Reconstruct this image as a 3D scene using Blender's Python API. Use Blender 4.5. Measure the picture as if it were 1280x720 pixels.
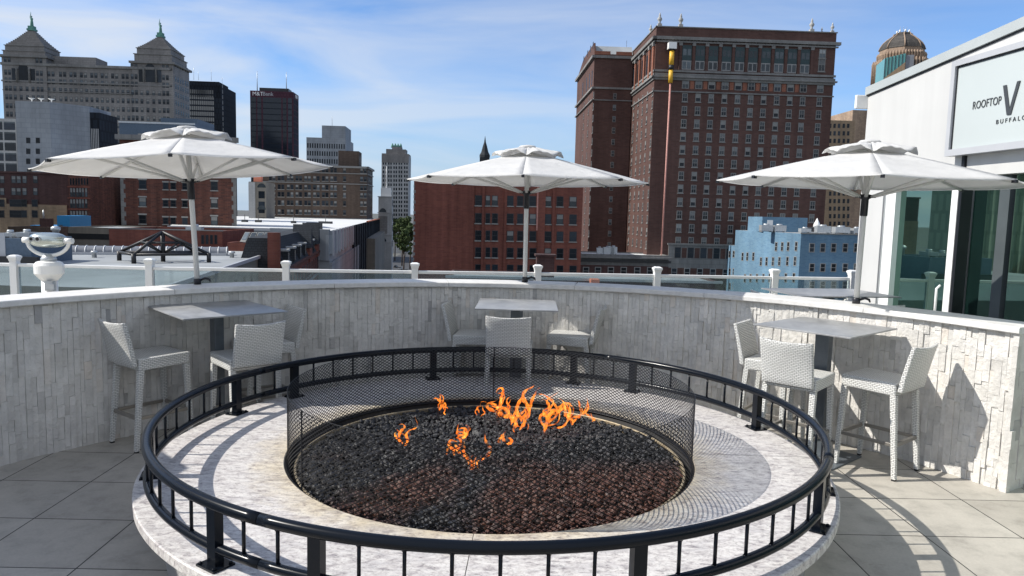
import bpy, bmesh, math, random
from math import sin, cos, pi, radians, degrees, hypot, atan2, tan, sqrt
from mathutils import Vector, Matrix, noise as mnoise

random.seed(7)
R = random.Random(11)
scene = bpy.context.scene
for o in list(bpy.data.objects):
    bpy.data.objects.remove(o)
COL = scene.collection

# ------------------------------------------------------------------ camera
F, EYE, PITCH, ROLL = 911.0, 2.0, .101, .025      # focal length in pixels of the 1280 px photograph
cam = bpy.data.objects.new('camera', bpy.data.cameras.new('camera'))
COL.objects.link(cam)
cam.data.sensor_width = 36.0
cam.data.lens = F / 1280 * 36.0
cam.data.clip_start = .05
cam.data.clip_end = 9000
_c, _s, _cp, _sp = cos(ROLL), sin(ROLL), cos(PITCH), sin(PITCH)
cam.matrix_world = Matrix(((_c, -_s, 0, 0), (_s*_sp, _c*_sp, -_cp, 0), (_s*_cp, _c*_cp, _sp, EYE), (0, 0, 0, 1)))
scene.camera = cam
scene.render.resolution_x, scene.render.resolution_y = 1024, 576

# ------------------------------------------------------------------ light
SUN_EL, SUN_AZ = radians(41.5), radians(183.5)    # azimuth of the sun seen from the terrace, counted from +X
world = bpy.data.worlds.new('World'); scene.world = world
world.use_nodes = True
wn, wl = world.node_tree.nodes, world.node_tree.links
wn.clear()
w_out = wn.new('ShaderNodeOutputWorld'); w_bg = wn.new('ShaderNodeBackground')
sky = wn.new('ShaderNodeTexSky'); sky.sky_type = 'NISHITA'; sky.sun_disc = False
sky.sun_elevation = SUN_EL; sky.sun_rotation = pi/2 - SUN_AZ
sky.altitude = 200; sky.air_density = 1.0; sky.dust_density = .25; sky.ozone_density = 3.0
w_bg.inputs['Strength'].default_value = .125
tc = wn.new('ShaderNodeTexCoord')
mp = wn.new('ShaderNodeMapping'); mp.inputs['Scale'].default_value = (1.0, 1.0, 5.5)
mp.inputs['Rotation'].default_value = (0.0, .10, 0)
nz = wn.new('ShaderNodeTexNoise'); nz.inputs['Scale'].default_value = 2.3
nz.inputs['Detail'].default_value = 7; nz.inputs['Roughness'].default_value = .52; nz.inputs['Distortion'].default_value = .7
cr = wn.new('ShaderNodeValToRGB')
cr.color_ramp.elements[0].position = .33; cr.color_ramp.elements[0].color = (0, 0, 0, 1)
cr.color_ramp.elements[1].position = .62; cr.color_ramp.elements[1].color = (1, 1, 1, 1)
sep = wn.new('ShaderNodeSeparateXYZ')
mr = wn.new('ShaderNodeMapRange'); mr.inputs['From Min'].default_value = -.55; mr.inputs['From Max'].default_value = .45
mr.inputs['To Min'].default_value = 1.0; mr.inputs['To Max'].default_value = .26
mul = wn.new('ShaderNodeMath'); mul.operation = 'MULTIPLY'
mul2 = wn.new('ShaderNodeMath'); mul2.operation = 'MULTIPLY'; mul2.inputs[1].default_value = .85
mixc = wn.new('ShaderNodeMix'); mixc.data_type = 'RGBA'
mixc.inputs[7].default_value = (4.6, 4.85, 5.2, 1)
wl.new(tc.outputs['Generated'], mp.inputs['Vector']); wl.new(mp.outputs[0], nz.inputs['Vector'])
wl.new(nz.outputs['Fac'], cr.inputs['Fac']); wl.new(tc.outputs['Generated'], sep.inputs[0])
wl.new(sep.outputs['X'], mr.inputs['Value'])
wl.new(cr.outputs['Color'], mul.inputs[0]); wl.new(mr.outputs[0], mul.inputs[1]); 
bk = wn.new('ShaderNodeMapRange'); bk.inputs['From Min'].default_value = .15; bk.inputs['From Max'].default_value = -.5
bk.inputs['To Min'].default_value = 0; bk.inputs['To Max'].default_value = .85       # unseen cloud veil added behind the camera as fill light
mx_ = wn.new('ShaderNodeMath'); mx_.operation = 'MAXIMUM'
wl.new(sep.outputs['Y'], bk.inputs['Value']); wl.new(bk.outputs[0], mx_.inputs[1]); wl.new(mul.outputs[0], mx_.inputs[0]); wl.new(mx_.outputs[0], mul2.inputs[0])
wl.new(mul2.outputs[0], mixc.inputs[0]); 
# air near the horizon: pale blue instead of the model's yellow
hz_r = wn.new('ShaderNodeMapRange'); hz_r.inputs['From Min'].default_value = 0; hz_r.inputs['From Max'].default_value = .16
hz_r.inputs['To Min'].default_value = .9; hz_r.inputs['To Max'].default_value = 0
hz_m = wn.new('ShaderNodeMix'); hz_m.data_type = 'RGBA'; hz_m.inputs[7].default_value = (2.0, 3.0, 4.3, 1)
tint = wn.new('ShaderNodeMix'); tint.data_type = 'RGBA'; tint.blend_type = 'MULTIPLY'; tint.inputs[0].default_value = 1; tint.inputs[7].default_value = (.62, .80, 1.02, 1)
wl.new(sep.outputs['Z'], hz_r.inputs['Value']); wl.new(hz_r.outputs[0], hz_m.inputs[0])
wl.new(sky.outputs[0], tint.inputs[6]); wl.new(tint.outputs[2], hz_m.inputs[6]); wl.new(hz_m.outputs[2], mixc.inputs[6])
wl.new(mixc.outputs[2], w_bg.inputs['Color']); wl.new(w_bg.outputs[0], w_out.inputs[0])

sun = bpy.data.objects.new('sun', bpy.data.lights.new('sun', 'SUN')); COL.objects.link(sun)
sun.data.energy = 4.3; sun.data.angle = radians(.5); sun.data.color = (1, .955, .88)
sd = Vector((cos(SUN_AZ)*cos(SUN_EL), sin(SUN_AZ)*cos(SUN_EL), sin(SUN_EL)))
sun.rotation_euler = sd.to_track_quat('Z', 'Y').to_euler()
sun.location = (-20, 0, 30)

vs = scene.view_settings
vs.view_transform = 'Standard'; vs.look = 'None'; vs.gamma = 1; vs.use_curve_mapping = False
vs.exposure = 0.42

# ------------------------------------------------------------------ pixel helpers (1280x720 photograph pixels)
def ray(u, v):
    x = (u-640)/F; y = -(v-360)/F
    x, y = _c*x-_s*y, _s*x+_c*y
    return Vector((x, _cp+y*_sp, -_sp+y*_cp))
def pz(u, v, z):
    r = ray(u, v); t = (z-EYE)/r.z
    return Vector((r.x*t, r.y*t, z))
def py(u, v, Y):
    r = ray(u, v); t = Y/r.y
    return Vector((r.x*t, Y, EYE+r.z*t))

# ------------------------------------------------------------------ materials
MATS = {}
class NT:
    def __init__(s, name):
        s.m = bpy.data.materials.new(name); s.m.use_nodes = True
        s.n = s.m.node_tree.nodes; s.l = s.m.node_tree.links
        s.b = s.n['Principled BSDF']; s.out = s.n['Material Output']
        s.tc = s.n.new('ShaderNodeTexCoord')
    def new(s, t, **kw):
        n = s.n.new('ShaderNode'+t)
        for k, v in kw.items(): setattr(n, k, v)
        return n
    def link(s, a, b): s.l.new(a, b)
    def mapping(s, scale=(1, 1, 1), rot=(0, 0, 0), loc=(0, 0, 0), src='Object'):
        m = s.new('Mapping'); m.inputs['Scale'].default_value = scale
        m.inputs['Rotation'].default_value = rot; m.inputs['Location'].default_value = loc
        s.link(s.tc.outputs[src], m.inputs['Vector']); return m.outputs[0]
    def noise(s, vec, scale, detail=4, rough=.55, dist=0):
        n = s.new('TexNoise'); n.inputs['Scale'].default_value = scale; n.inputs['Detail'].default_value = detail
        n.inputs['Roughness'].default_value = rough; n.inputs['Distortion'].default_value = dist
        if vec is not None: s.link(vec, n.inputs['Vector'])
        return n.outputs['Fac']
    def ramp(s, fac, stops):
        r = s.new('ValToRGB'); e = r.color_ramp.elements
        while len(e) < len(stops): e.new(.5)
        for i, (p, c) in enumerate(stops):
            e[i].position = p; e[i].color = (c[0], c[1], c[2], 1) if hasattr(c, '__len__') else (c, c, c, 1)
        s.link(fac, r.inputs['Fac']); return r.outputs['Color']
    def mix(s, fac, a, b, mode='MIX'):
        n = s.new('Mix'); n.data_type = 'RGBA'; n.blend_type = mode
        for i, v in ((0, fac), (6, a), (7, b)):
            if hasattr(v, 'node'): s.link(v, n.inputs[i])
            elif i == 0: n.inputs[0].default_value = v
            else: n.inputs[i].default_value = (v[0], v[1], v[2], 1)
        return n.outputs[2]
    def math(s, op, a, b=None):
        n = s.new('Math'); n.operation = op
        for i, v in ((0, a), (1, b)):
            if v is None: continue
            if hasattr(v, 'node'): s.link(v, n.inputs[i])
            else: n.inputs[i].default_value = v
        return n.outputs[0]
    def bump(s, h, strength=.5, dist=.01):
        b = s.new('Bump'); b.inputs['Strength'].default_value = strength; b.inputs['Distance'].default_value = dist
        s.link(h, b.inputs['Height']); s.link(b.outputs[0], s.b.inputs['Normal']); return b
    def set(s, **kw):
        for k, v in kw.items():
            k = {'color': 'Base Color', 'rough': 'Roughness', 'metal': 'Metallic', 'spec': 'Specular IOR Level', 'coat': 'Coat Weight'}[k]
            if hasattr(v, 'node'): s.link(v, s.b.inputs[k])
            else: s.b.inputs[k].default_value = (*v, 1) if hasattr(v, '__len__') else v
        return s

def sc(c, k): return (c[0]*k, c[1]*k, c[2]*k)
def plain(name, col, rough=.6, metal=0, var=.12, nscale=3.0, bump=0, spec=.5):
    """surface colour broken up by two scales of noise"""
    t = NT(name)
    v = t.mapping()
    n1 = t.noise(v, nscale, 5); n2 = t.noise(v, nscale*.13, 3)
    a = t.ramp(n1, [(.3, sc(col, 1-var)), (.7, sc(col, 1+var))])
    b = t.ramp(n2, [(.3, 1-var*.8), (.7, 1)])
    t.set(color=t.mix(1, a, b, 'MULTIPLY'), rough=rough, metal=metal, spec=spec)
    if bump: t.bump(n1, .6, bump)
    MATS[name] = t.m; return t.m

def brickwall(name, c1, c2, mortar, bw=.9, bh=.32, streak=.25):
    """masonry seen from far: courses, patches of other bricks, rain streaks"""
    t = NT(name)
    g = t.new('NewGeometry'); s3 = t.new('SeparateXYZ'); t.link(t.tc.outputs['Object'], s3.inputs[0])
    xy = t.math('ADD', s3.outputs['X'], s3.outputs['Y'])
    cb = t.new('CombineXYZ'); t.link(xy, cb.inputs[0]); t.link(s3.outputs['Z'], cb.inputs[1])
    b = t.new('TexBrick'); b.inputs['Scale'].default_value = 1
    b.inputs['Brick Width'].default_value = bw; b.inputs['Row Height'].default_value = bh
    b.inputs['Mortar Size'].default_value = bh*.09; b.inputs['Color1'].default_value = (*c1, 1)
    b.inputs['Color2'].default_value = (*c2, 1); b.inputs['Mortar'].default_value = (*mortar, 1)
    t.link(cb.outputs[0], b.inputs['Vector'])
    n = t.noise(t.mapping((.12, .12, .05)), 1.0, 6, .6)
    st = t.noise(t.mapping((.9, .9, .03)), 1.2, 4, .6)
    a = t.mix(1, b.outputs['Color'], t.ramp(n, [(.3, .72), (.7, 1.18)]), 'MULTIPLY')
    a = t.mix(1, a, t.ramp(st, [(.3, 1-streak), (.65, 1.0)]), 'MULTIPLY')
    t.set(color=a, rough=.88, spec=.25)
    MATS[name] = t.m; return t.m

def glassy(name, col, rough=.08, spec=.6, var=.5):
    t = NT(name)
    n = t.noise(t.mapping((.4, .4, .4)), 1.3, 2)
    oi = t.new('ObjectInfo')
    a = t.ramp(oi.outputs['Random'], [(0, sc(col, 1-var)), (.7, col), (1, sc(col, 1+var*2))])
    t.set(color=t.mix(1, a, t.ramp(n, [(.3, .7), (.7, 1.2)]), 'MULTIPLY'), rough=rough, spec=spec)
    MATS[name] = t.m; return t.m

M = MATS
plain('white_trim', (.72, .72, .70), .5, var=.06)
plain('white_paint', (.80, .80, .78), .38, var=.04, nscale=6)
plain('white_render', (.60, .60, .585), .7, var=.03, nscale=1.2)
plain('fascia_metal', (.40, .43, .43), .4, var=.05)
plain('sign_frame', (.42, .43, .45), .35, var=.05)
plain('sign_face', (.46, .50, .495), .3, var=.03, nscale=.8)
plain('letter_ink', (.045, .05, .055), .5, var=.05)
plain('black_trim', (.012, .013, .016), .4)
plain('grey_jamb', (.30, .32, .33), .5)
plain('pole_metal', (.70, .70, .68), .35, var=.05)
plain('hub_plastic', (.012, .013, .018), .35)
plain('bar_metal', (.33, .31, .28), .38, metal=.6, var=.15)
plain('column_steel', (.13, .15, .17), .4, metal=.3, var=.2, nscale=8)
plain('steel_dull', (.07, .085, .09), .6)
plain('polished_metal', (.55, .60, .57), .22, metal=.9, var=.05)
plain('rust_trim', (.42, .12, .05), .8)
plain('asphalt', (.055, .056, .06), .9, var=.2, nscale=.05)
plain('kerb', (.33, .33, .31), .9)
plain('roof_white', (.62, .63, .62), .8, var=.08, nscale=.12)
plain('roof_grey', (.33, .35, .36), .85, var=.22, nscale=.16)
plain('roof_dark', (.06, .065, .07), .85, var=.2, nscale=.2)
plain('mech_blue', (.09, .13, .18), .7, var=.15)
plain('steel_black', (.012, .012, .014), .5)
plain('duct_metal', (.5, .52, .53), .4, metal=.5)
plain('copper_green', (.10, .26, .21), .7, var=.25, nscale=.8)
plain('pole_trim_red', (.50, .24, .20), .6, var=.2)
plain('chute_yellow', (.75, .42, .03), .5, var=.1)
plain('cyan_panel', (.02, .22, .48), .6, var=.06)
plain('orange_panel', (.80, .27, .16), .6, var=.05)
plain('teal_glass', (.11, .33, .32), .2, var=.1, nscale=.3)
plain('sill_pale', (.30, .29, .27), .7)
plain('sill_stone', (.22, .22, .21), .7)
plain('frame_dark', (.03, .03, .035), .5)
plain('frame_hotel', (.20, .195, .185), .6)
plain('frame_white', (.27, .27, .265), .5)
plain('blind', (.22, .22, .21), .6, var=.1)
plain('teal_frame', (.018, .045, .05), .5)
plain('steel_grey', (.22, .23, .25), .45, metal=.3)
plain('tyre', (.02, .02, .02), .8)
plain('bark', (.10, .07, .05), .9)
brickwall('brick_hotel', (.125, .066, .055), (.097, .051, .043), (.10, .07, .06), 1.2, .4, .15)
brickwall('brick_hotel_light', (.30, .12, .075), (.25, .10, .065), (.28, .14, .10), 1.2, .4, .12)
brickwall('brick_red', (.25, .088, .062), (.19, .066, .050), (.21, .09, .07), .9, .3, .3)
brickwall('brick_old', (.18, .070, .050), (.10, .045, .038), (.16, .09, .07), .9, .3, .35)
brickwall('brick_brown', (.115, .085, .065), (.085, .062, .05), (.12, .09, .075), .9, .3)
brickwall('brick_plum', (.105, .055, .050), (.08, .042, .04), (.10, .065, .06), .9, .3)
brickwall('brick_beige', (.36, .26, .17), (.29, .21, .14), (.33, .25, .17), 1, .4)
brickwall('stone_grey', (.265, .252, .24), (.23, .218, .208), (.19, .182, .175), 1.6, .8, .15)
brickwall('stone_trim', (.25, .245, .235), (.22, .215, .21), (.2, .2, .19), 2, 1.2, .2)
brickwall('stone_tower', (.42, .31, .22), (.33, .24, .18), (.3, .22, .16), 1.6, .8)
brickwall('concrete_pale', (.34, .36, .38), (.31, .33, .35), (.29, .31, .33), 3, 1.5, .12)
brickwall('concrete_tan', (.24, .22, .185), (.21, .195, .165), (.22, .2, .17), 2, 1, .2)
brickwall('concrete_ribbed', (.42, .44, .35), (.38, .40, .32), (.3, .32, .26), 1.2, 3, .1)
brickwall('white_stone', (.48, .48, .47), (.43, .43, .42), (.4, .4, .4), 1.2, .6, .15)
brickwall('blue_brick', (.15, .265, .365), (.115, .215, .32), (.17, .27, .36), .8, .3, .08)
brickwall('dark_cladding', (.022, .028, .038), (.018, .024, .033), (.012, .015, .02), 2, 3.6, .05)
brickwall('maroon_cladding', (.085, .035, .05), (.075, .03, .045), (.05, .02, .03), 2, 2, .05)
brickwall('slate', (.045, .05, .058), (.035, .04, .046), (.02, .022, .025), .5, .3, .2)
brickwall('dome_slate', (.11, .10, .09), (.075, .07, .066), (.05, .048, .045), 1.6, 1.0, .35)
brickwall('panel_metal', (.42, .45, .48), (.38, .41, .44), (.3, .32, .34), 3, 6, .1)
glassy('glass_dark', (.020, .026, .033), .18, .22)
glassy('glass_mid', (.065, .078, .086), .2, .35)
glassy('glass_tower', (.013, .018, .028), .1, .4)
glassy('glass_light', (.16, .17, .17), .2)

def mat_floor():
    t = NT('floor_tile')
    v = t.mapping(loc=(0, 0, 0), rot=(0, 0, 0))
    b = t.new('TexBrick'); b.offset = 0; b.squash = 1
    b.inputs['Scale'].default_value = 1; b.inputs['Brick Width'].default_value = .634; b.inputs['Row Height'].default_value = .634
    b.inputs['Mortar Size'].default_value = .0042; b.inputs['Mortar Smooth'].default_value = .1
    b.inputs['Color1'].default_value = (.42, .39, .34, 1); b.inputs['Color2'].default_value = (.48, .45, .395, 1)
    b.inputs['Mortar'].default_value = (.012, .012, .013, 1)
    t.link(v, b.inputs['Vector'])
    n1 = t.noise(v, 5, 8, .65); n2 = t.noise(v, .9, 4, .6); n3 = t.noise(v, 60, 3, .6)
    n4 = t.noise(t.mapping((1, 2.2, 1), rot=(0, 0, .6)), 2.6, 6, .7, .5)
    c = t.mix(1, b.outputs['Color'], t.ramp(n1, [(.28, .74), (.5, 1), (.75, 1.1)]), 'MULTIPLY')
    c = t.mix(1, c, t.ramp(n2, [(.3, .82), (.7, 1.06)]), 'MULTIPLY')
    c = t.mix(1, c, t.ramp(n3, [(.3, .93), (.7, 1.04)]), 'MULTIPLY')
    c = t.mix(1, c, t.ramp(n4, [(.22, (.45, .43, .40)), (.34, (1, 1, 1))]), 'MULTIPLY')
    t.set(color=c, rough=t.ramp(n1, [(.3, .62), (.7, .48)]), spec=.35)
    h = t.math('SUBTRACT', t.math('MULTIPLY', n1, .15), b.outputs['Fac'])
    t.bump(h, .5, .004)
    M['floor_tile'] = t.m
mat_floor()

def mat_stone_strip():
    t = NT('split_stone')
    at = t.new('Attribute'); at.attribute_name = 'tone'
    v = t.mapping()
    n1 = t.noise(v, 38, 8, .7, .2); n2 = t.noise(v, 9, 5, .6); n3 = t.noise(v, 1.1, 3)
    base = t.ramp(at.outputs['Fac'], [(0, (.44, .43, .42)), (.2, (.62, .60, .565)), (.5, (.71, .69, .65)), (.8, (.76, .735, .695)), (1, (.73, .67, .60))])
    c = t.mix(1, base, t.ramp(n2, [(.3, .84), (.7, 1.06)]), 'MULTIPLY')
    c = t.mix(1, c, t.ramp(n3, [(.3, .88), (.7, 1.05)]), 'MULTIPLY')
    t.set(color=c, rough=.72, spec=.3)
    t.bump(t.math('ADD', n1, t.math('MULTIPLY', n2, 1.6)), 1.0, .011)
    M['split_stone'] = t.m
mat_stone_strip()

def mat_cap():
    t = NT('cap_stone')
    v = t.mapping(); n1 = t.noise(v, 14, 7, .65); n2 = t.noise(v, 1.4, 4)
    c = t.mix(1, t.ramp(n1, [(.3, (.60, .59, .57)), (.6, (.72, .71, .69))]), t.ramp(n2, [(.3, .9), (.7, 1.04)]), 'MULTIPLY')
    t.set(color=c, rough=.5, spec=.4); t.bump(n1, .35, .003)
    M['cap_stone'] = t.m
mat_cap()

def mat_granite():
    t = NT('granite')
    vs_ = t.mapping((1, 3.2, 1), rot=(0, 0, radians(32)))
    wv = t.noise(vs_, 4.2, 10, .74, .9)
    v = t.mapping(); fine = t.noise(v, 70, 6, .8); mid = t.noise(t.mapping((1, 2.0, 1), rot=(0, 0, radians(32))), 17, 8, .72, .6); big = t.noise(v, 1.3, 3)
    a = t.ramp(wv, [(.30, (.40, .385, .385)), (.44, (.60, .575, .56)), (.54, (.69, .665, .635)), (.75, (.75, .725, .69))])
    a = t.mix(1, a, t.ramp(mid, [(.36, (.42, .40, .43)), (.46, (.84, .82, .82)), (.56, (1.0, 1.0, 1.0))]), 'MULTIPLY')
    a = t.mix(1, a, t.ramp(fine, [(.36, .55), (.46, .96), (.7, 1.04)]), 'MULTIPLY')
    a = t.mix(1, a, t.ramp(big, [(.3, .9), (.7, 1.04)]), 'MULTIPLY')
    # heat has yellowed the stone round the opening
    s3 = t.new('SeparateXYZ'); t.link(v, s3.inputs[0])
    r = t.math('SQRT', t.math('ADD', t.math('MULTIPLY', s3.outputs[0], s3.outputs[0]), t.math('MULTIPLY', s3.outputs[1], s3.outputs[1])))
    r = t.math('ADD', r, t.math('MULTIPLY', t.math('SUBTRACT', t.noise(v, 5, 6, .7), .5), .5))
    stain = t.ramp(t.math('MULTIPLY', r, .5), [(.66, .75), (.80, 0)])
    a = t.mix(stain, a, t.mix(1, a, (.96, .84, .58), 'MULTIPLY'))
    t.set(color=a, rough=t.ramp(mid, [(.3, .5), (.7, .38)]), spec=.4)
    t.bump(fine, .15, .002)
    M['granite'] = t.m
mat_granite()

def mat_rail():
    t = NT('rail_black')
    n = t.noise(t.mapping(), 30, 4)
    t.set(color=(.004, .006, .010), rough=.22, spec=.2)
    M['rail_black'] = t.m
    t = NT('mesh_black')
    t.set(color=(.006, .007, .010), rough=.5, spec=.3); M['mesh_black'] = t.m
    t = NT('pan_black')
    n = t.noise(t.mapping(), 7, 6, .7)
    t.set(color=t.ramp(n, [(.35, (.006, .006, .007)), (.75, (.020, .016, .013))]), rough=.75); t.bump(n, .5, .01); M['pan_black'] = t.m
    t = NT('ring_tan')
    n = t.noise(t.mapping(), 11, 6, .7)
    t.set(color=t.ramp(n, [(.3, (.20, .15, .09)), (.6, (.40, .33, .22)), (.8, (.50, .44, .33))]), rough=.5, metal=.4); M['ring_tan'] = t.m
mat_rail()

def mat_rock():
    t = NT('lava_rock')
    v = t.mapping(); n = t.noise(v, 1.15, 3, .5, .3); n2 = t.noise(v, 70, 5, .7); n3 = t.noise(v, 26, 2)
    rust = t.ramp(n, [(.42, 0), (.52, 1)])
    a = t.ramp(n3, [(.3, (.006, .006, .007)), (.55, (.018, .018, .020)), (.72, (.040, .040, .043)), (.85, (.13, .13, .135))])  # palest stop paints sparse glints into the rock colour
    b = t.ramp(n3, [(.3, (.026, .009, .005)), (.6, (.082, .028, .014)), (.8, (.15, .060, .034))])
    s3 = t.new('SeparateXYZ'); t.link(v, s3.inputs[0])
    near = t.ramp(t.math('ADD', t.math('MULTIPLY', s3.outputs[1], -.5), .5), [(.48, 0), (.66, 1)])
    t.set(color=t.mix(t.math('MULTIPLY', rust, near), a, b), rough=t.ramp(n2, [(.3, .35), (.7, .75)]), spec=.55)
    t.bump(n2, .8, .006)
    M['lava_rock'] = t.m
mat_rock()

def mat_flame():
    t = NT('flame')
    em = t.new('Emission'); tr = t.new('BsdfTransparent'); mx = t.new('MixShader')
    v = t.mapping((1, 1, .6)); n = t.noise(v, 34, 4, .6, 1.2)
    lw = t.new('LayerWeight'); lw.inputs['Blend'].default_value = .35
    col = t.ramp(n, [(.30, (.50, .06, .006)), (.48, (1.0, .20, .02)), (.62, (1.0, .40, .06)), (.76, (1, .78, .35))])
    t.link(col, em.inputs['Color']); em.inputs['Strength'].default_value = 1.45
    f = t.math('MULTIPLY', t.ramp(t.noise(v, 21, 3), [(.38, .03), (.62, .92)]), t.ramp(lw.outputs['Facing'], [(.15, 1), (.8, .12)]))
    f = t.math('MULTIPLY', f, .85)
    t.link(f, mx.inputs[0]); t.link(tr.outputs[0], mx.inputs[1]); t.link(em.outputs[0], mx.inputs[2])
    t.link(mx.outputs[0], t.out.inputs[0]); M['flame'] = t.m
mat_flame()

def mat_wicker():
    for nm, c in (('wicker', (.80, .80, .77)),):
        t = NT(nm)
        mpn = t.new('Mapping'); t.link(t.tc.outputs['UV'], mpn.inputs['Vector'])
        b = t.new('TexBrick'); b.offset = .5
        b.inputs['Scale'].default_value = 1; b.inputs['Brick Width'].default_value = .034; b.inputs['Row Height'].default_value = .0140
        b.inputs['Mortar Size'].default_value = .0026; b.inputs['Mortar Smooth'].default_value = .9
        b.inputs['Color1'].default_value = (*c, 1); b.inputs['Color2'].default_value = (*sc(c, .93), 1); b.inputs['Mortar'].default_value = (*sc(c, .34), 1)
        t.link(mpn.outputs[0], b.inputs['Vector'])
        n = t.noise(t.mapping(), 4, 4)
        t.set(color=t.mix(1, b.outputs['Color'], t.ramp(n, [(.3, .93), (.7, 1.03)]), 'MULTIPLY'), rough=.5, spec=.4)
        t.bump(t.math('SUBTRACT', 1.0, b.outputs['Fac']), 1.0, .006)
        M[nm] = t.m
mat_wicker()

def mat_fabric():
    t = NT('umbrella_cloth')
    v = t.mapping(); n = t.noise(v, 3, 6, .6, .3); f = t.noise(v, 260, 2); wr = t.noise(t.mapping((1, 1, 3)), 5.5, 4, .55, .4)
    col = t.ramp(n, [(.3, (.72, .715, .70)), (.7, (.80, .795, .78))])
    t.set(color=col, rough=.85, spec=.2)
    bp = t.bump(t.math('ADD', t.math('MULTIPLY', wr, 2.5), t.math('MULTIPLY', f, .12)), .35, .02)
    tl = t.new('BsdfTranslucent'); t.link(col, tl.inputs['Color'])
    mx = t.new('MixShader'); mx.inputs[0].default_value = .38
    t.link(t.b.outputs[0], mx.inputs[1]); t.link(tl.outputs[0], mx.inputs[2]); t.link(mx.outputs[0], t.out.inputs[0])
    M['umbrella_cloth'] = t.m
mat_fabric()

def mat_table():
    t = NT('table_stone')
    v = t.mapping(); n = t.noise(v, 3.2, 8, .65, .8); n2 = t.noise(v, 22, 5)
    c = t.ramp(n, [(.3, (.17, .175, .18)), (.5, (.27, .275, .28)), (.7, (.38, .385, .39))])
    t.set(color=t.mix(1, c, t.ramp(n2, [(.3, .88), (.7, 1.08)]), 'MULTIPLY'), rough=t.ramp(n, [(.3, .32), (.7, .42)]), spec=.6)
    t.bump(n, .12, .003)
    M['table_stone'] = t.m
mat_table()

def mat_glass(name, tint, refl, opacity, add=.1, rough=.01):
    """sheet of glass: part see-through, part body tint, part mirror"""
    t = NT(name)
    gl = t.new('BsdfGlossy'); gl.inputs['Color'].default_value = (*refl, 1); gl.inputs['Roughness'].default_value = rough
    tr = t.new('BsdfTransparent'); tr.inputs['Color'].default_value = (.86, .92, .92, 1)
    df = t.new('BsdfDiffuse'); n = t.noise(t.mapping(), 1.7, 4)
    t.link(t.ramp(n, [(.3, sc(tint, .8)), (.7, sc(tint, 1.2))]), df.inputs['Color'])
    m1 = t.new('MixShader'); m1.inputs[0].default_value = opacity
    t.link(tr.outputs[0], m1.inputs[1]); t.link(df.outputs[0], m1.inputs[2])
    fr = t.new('Fresnel'); fr.inputs['IOR'].default_value = 1.5
    m2 = t.new('MixShader')
    t.link(t.math('MINIMUM', t.math('ADD', t.math('MULTIPLY', fr.outputs[0], 1.0), add), 1.0), m2.inputs[0])
    t.link(m1.outputs[0], m2.inputs[1]); t.link(gl.outputs[0], m2.inputs[2]); t.link(m2.outputs[0], t.out.inputs[0])
    M[name] = t.m
mat_glass('guard_glass', (.30, .36, .38), (.50, .57, .58), .15, .03)
mat_glass('door_glass', (.006, .018, .016), (.55, .80, .68), .93, .32)

def mat_leaf():
    t = NT('leaves')
    n = t.noise(t.mapping((.3, .3, .3)), 1.0, 4)
    t.set(color=t.ramp(n, [(.3, (.035, .06, .022)), (.7, (.10, .13, .05))]), rough=.8, spec=.2); M['leaves'] = t.m
mat_leaf()
def mat_ground():
    t = NT('city_ground')
    v = t.mapping((.01, .01, .01)); n = t.noise(v, 1.0, 6, .6); n2 = t.noise(v, 14, 4)
    c = t.mix(1, t.ramp(n, [(.35, (.07, .075, .075)), (.5, (.12, .12, .115)), (.65, (.07, .085, .05))]), t.ramp(n2, [(.3, .7), (.7, 1.2)]), 'MULTIPLY')
    t.set(color=c, rough=.95); M['city_ground'] = t.m
mat_ground()

def mat_render():
    t = NT('marked_render'); v = t.mapping()
    vo = t.new('TexVoronoi'); vo.inputs['Scale'].default_value = 2.3; t.link(v, vo.inputs['Vector'])
    dots = t.ramp(vo.outputs['Distance'], [(.022, .35), (.034, 1)])
    st = t.noise(t.mapping((2.2, 2.2, .12)), 2.0, 5, .6); n = t.noise(v, 1.1, 4)
    c = t.mix(1, t.ramp(n, [(.3, (.51, .51, .50)), (.7, (.55, .55, .54))]), t.ramp(st, [(.3, .93), (.6, 1)]), 'MULTIPLY')
    t.set(color=t.mix(1, c, dots, 'MULTIPLY'), rough=.7); t.bump(t.noise(v, 120, 3), .08, .003)
    M['marked_render'] = t.m
mat_render()

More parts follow.
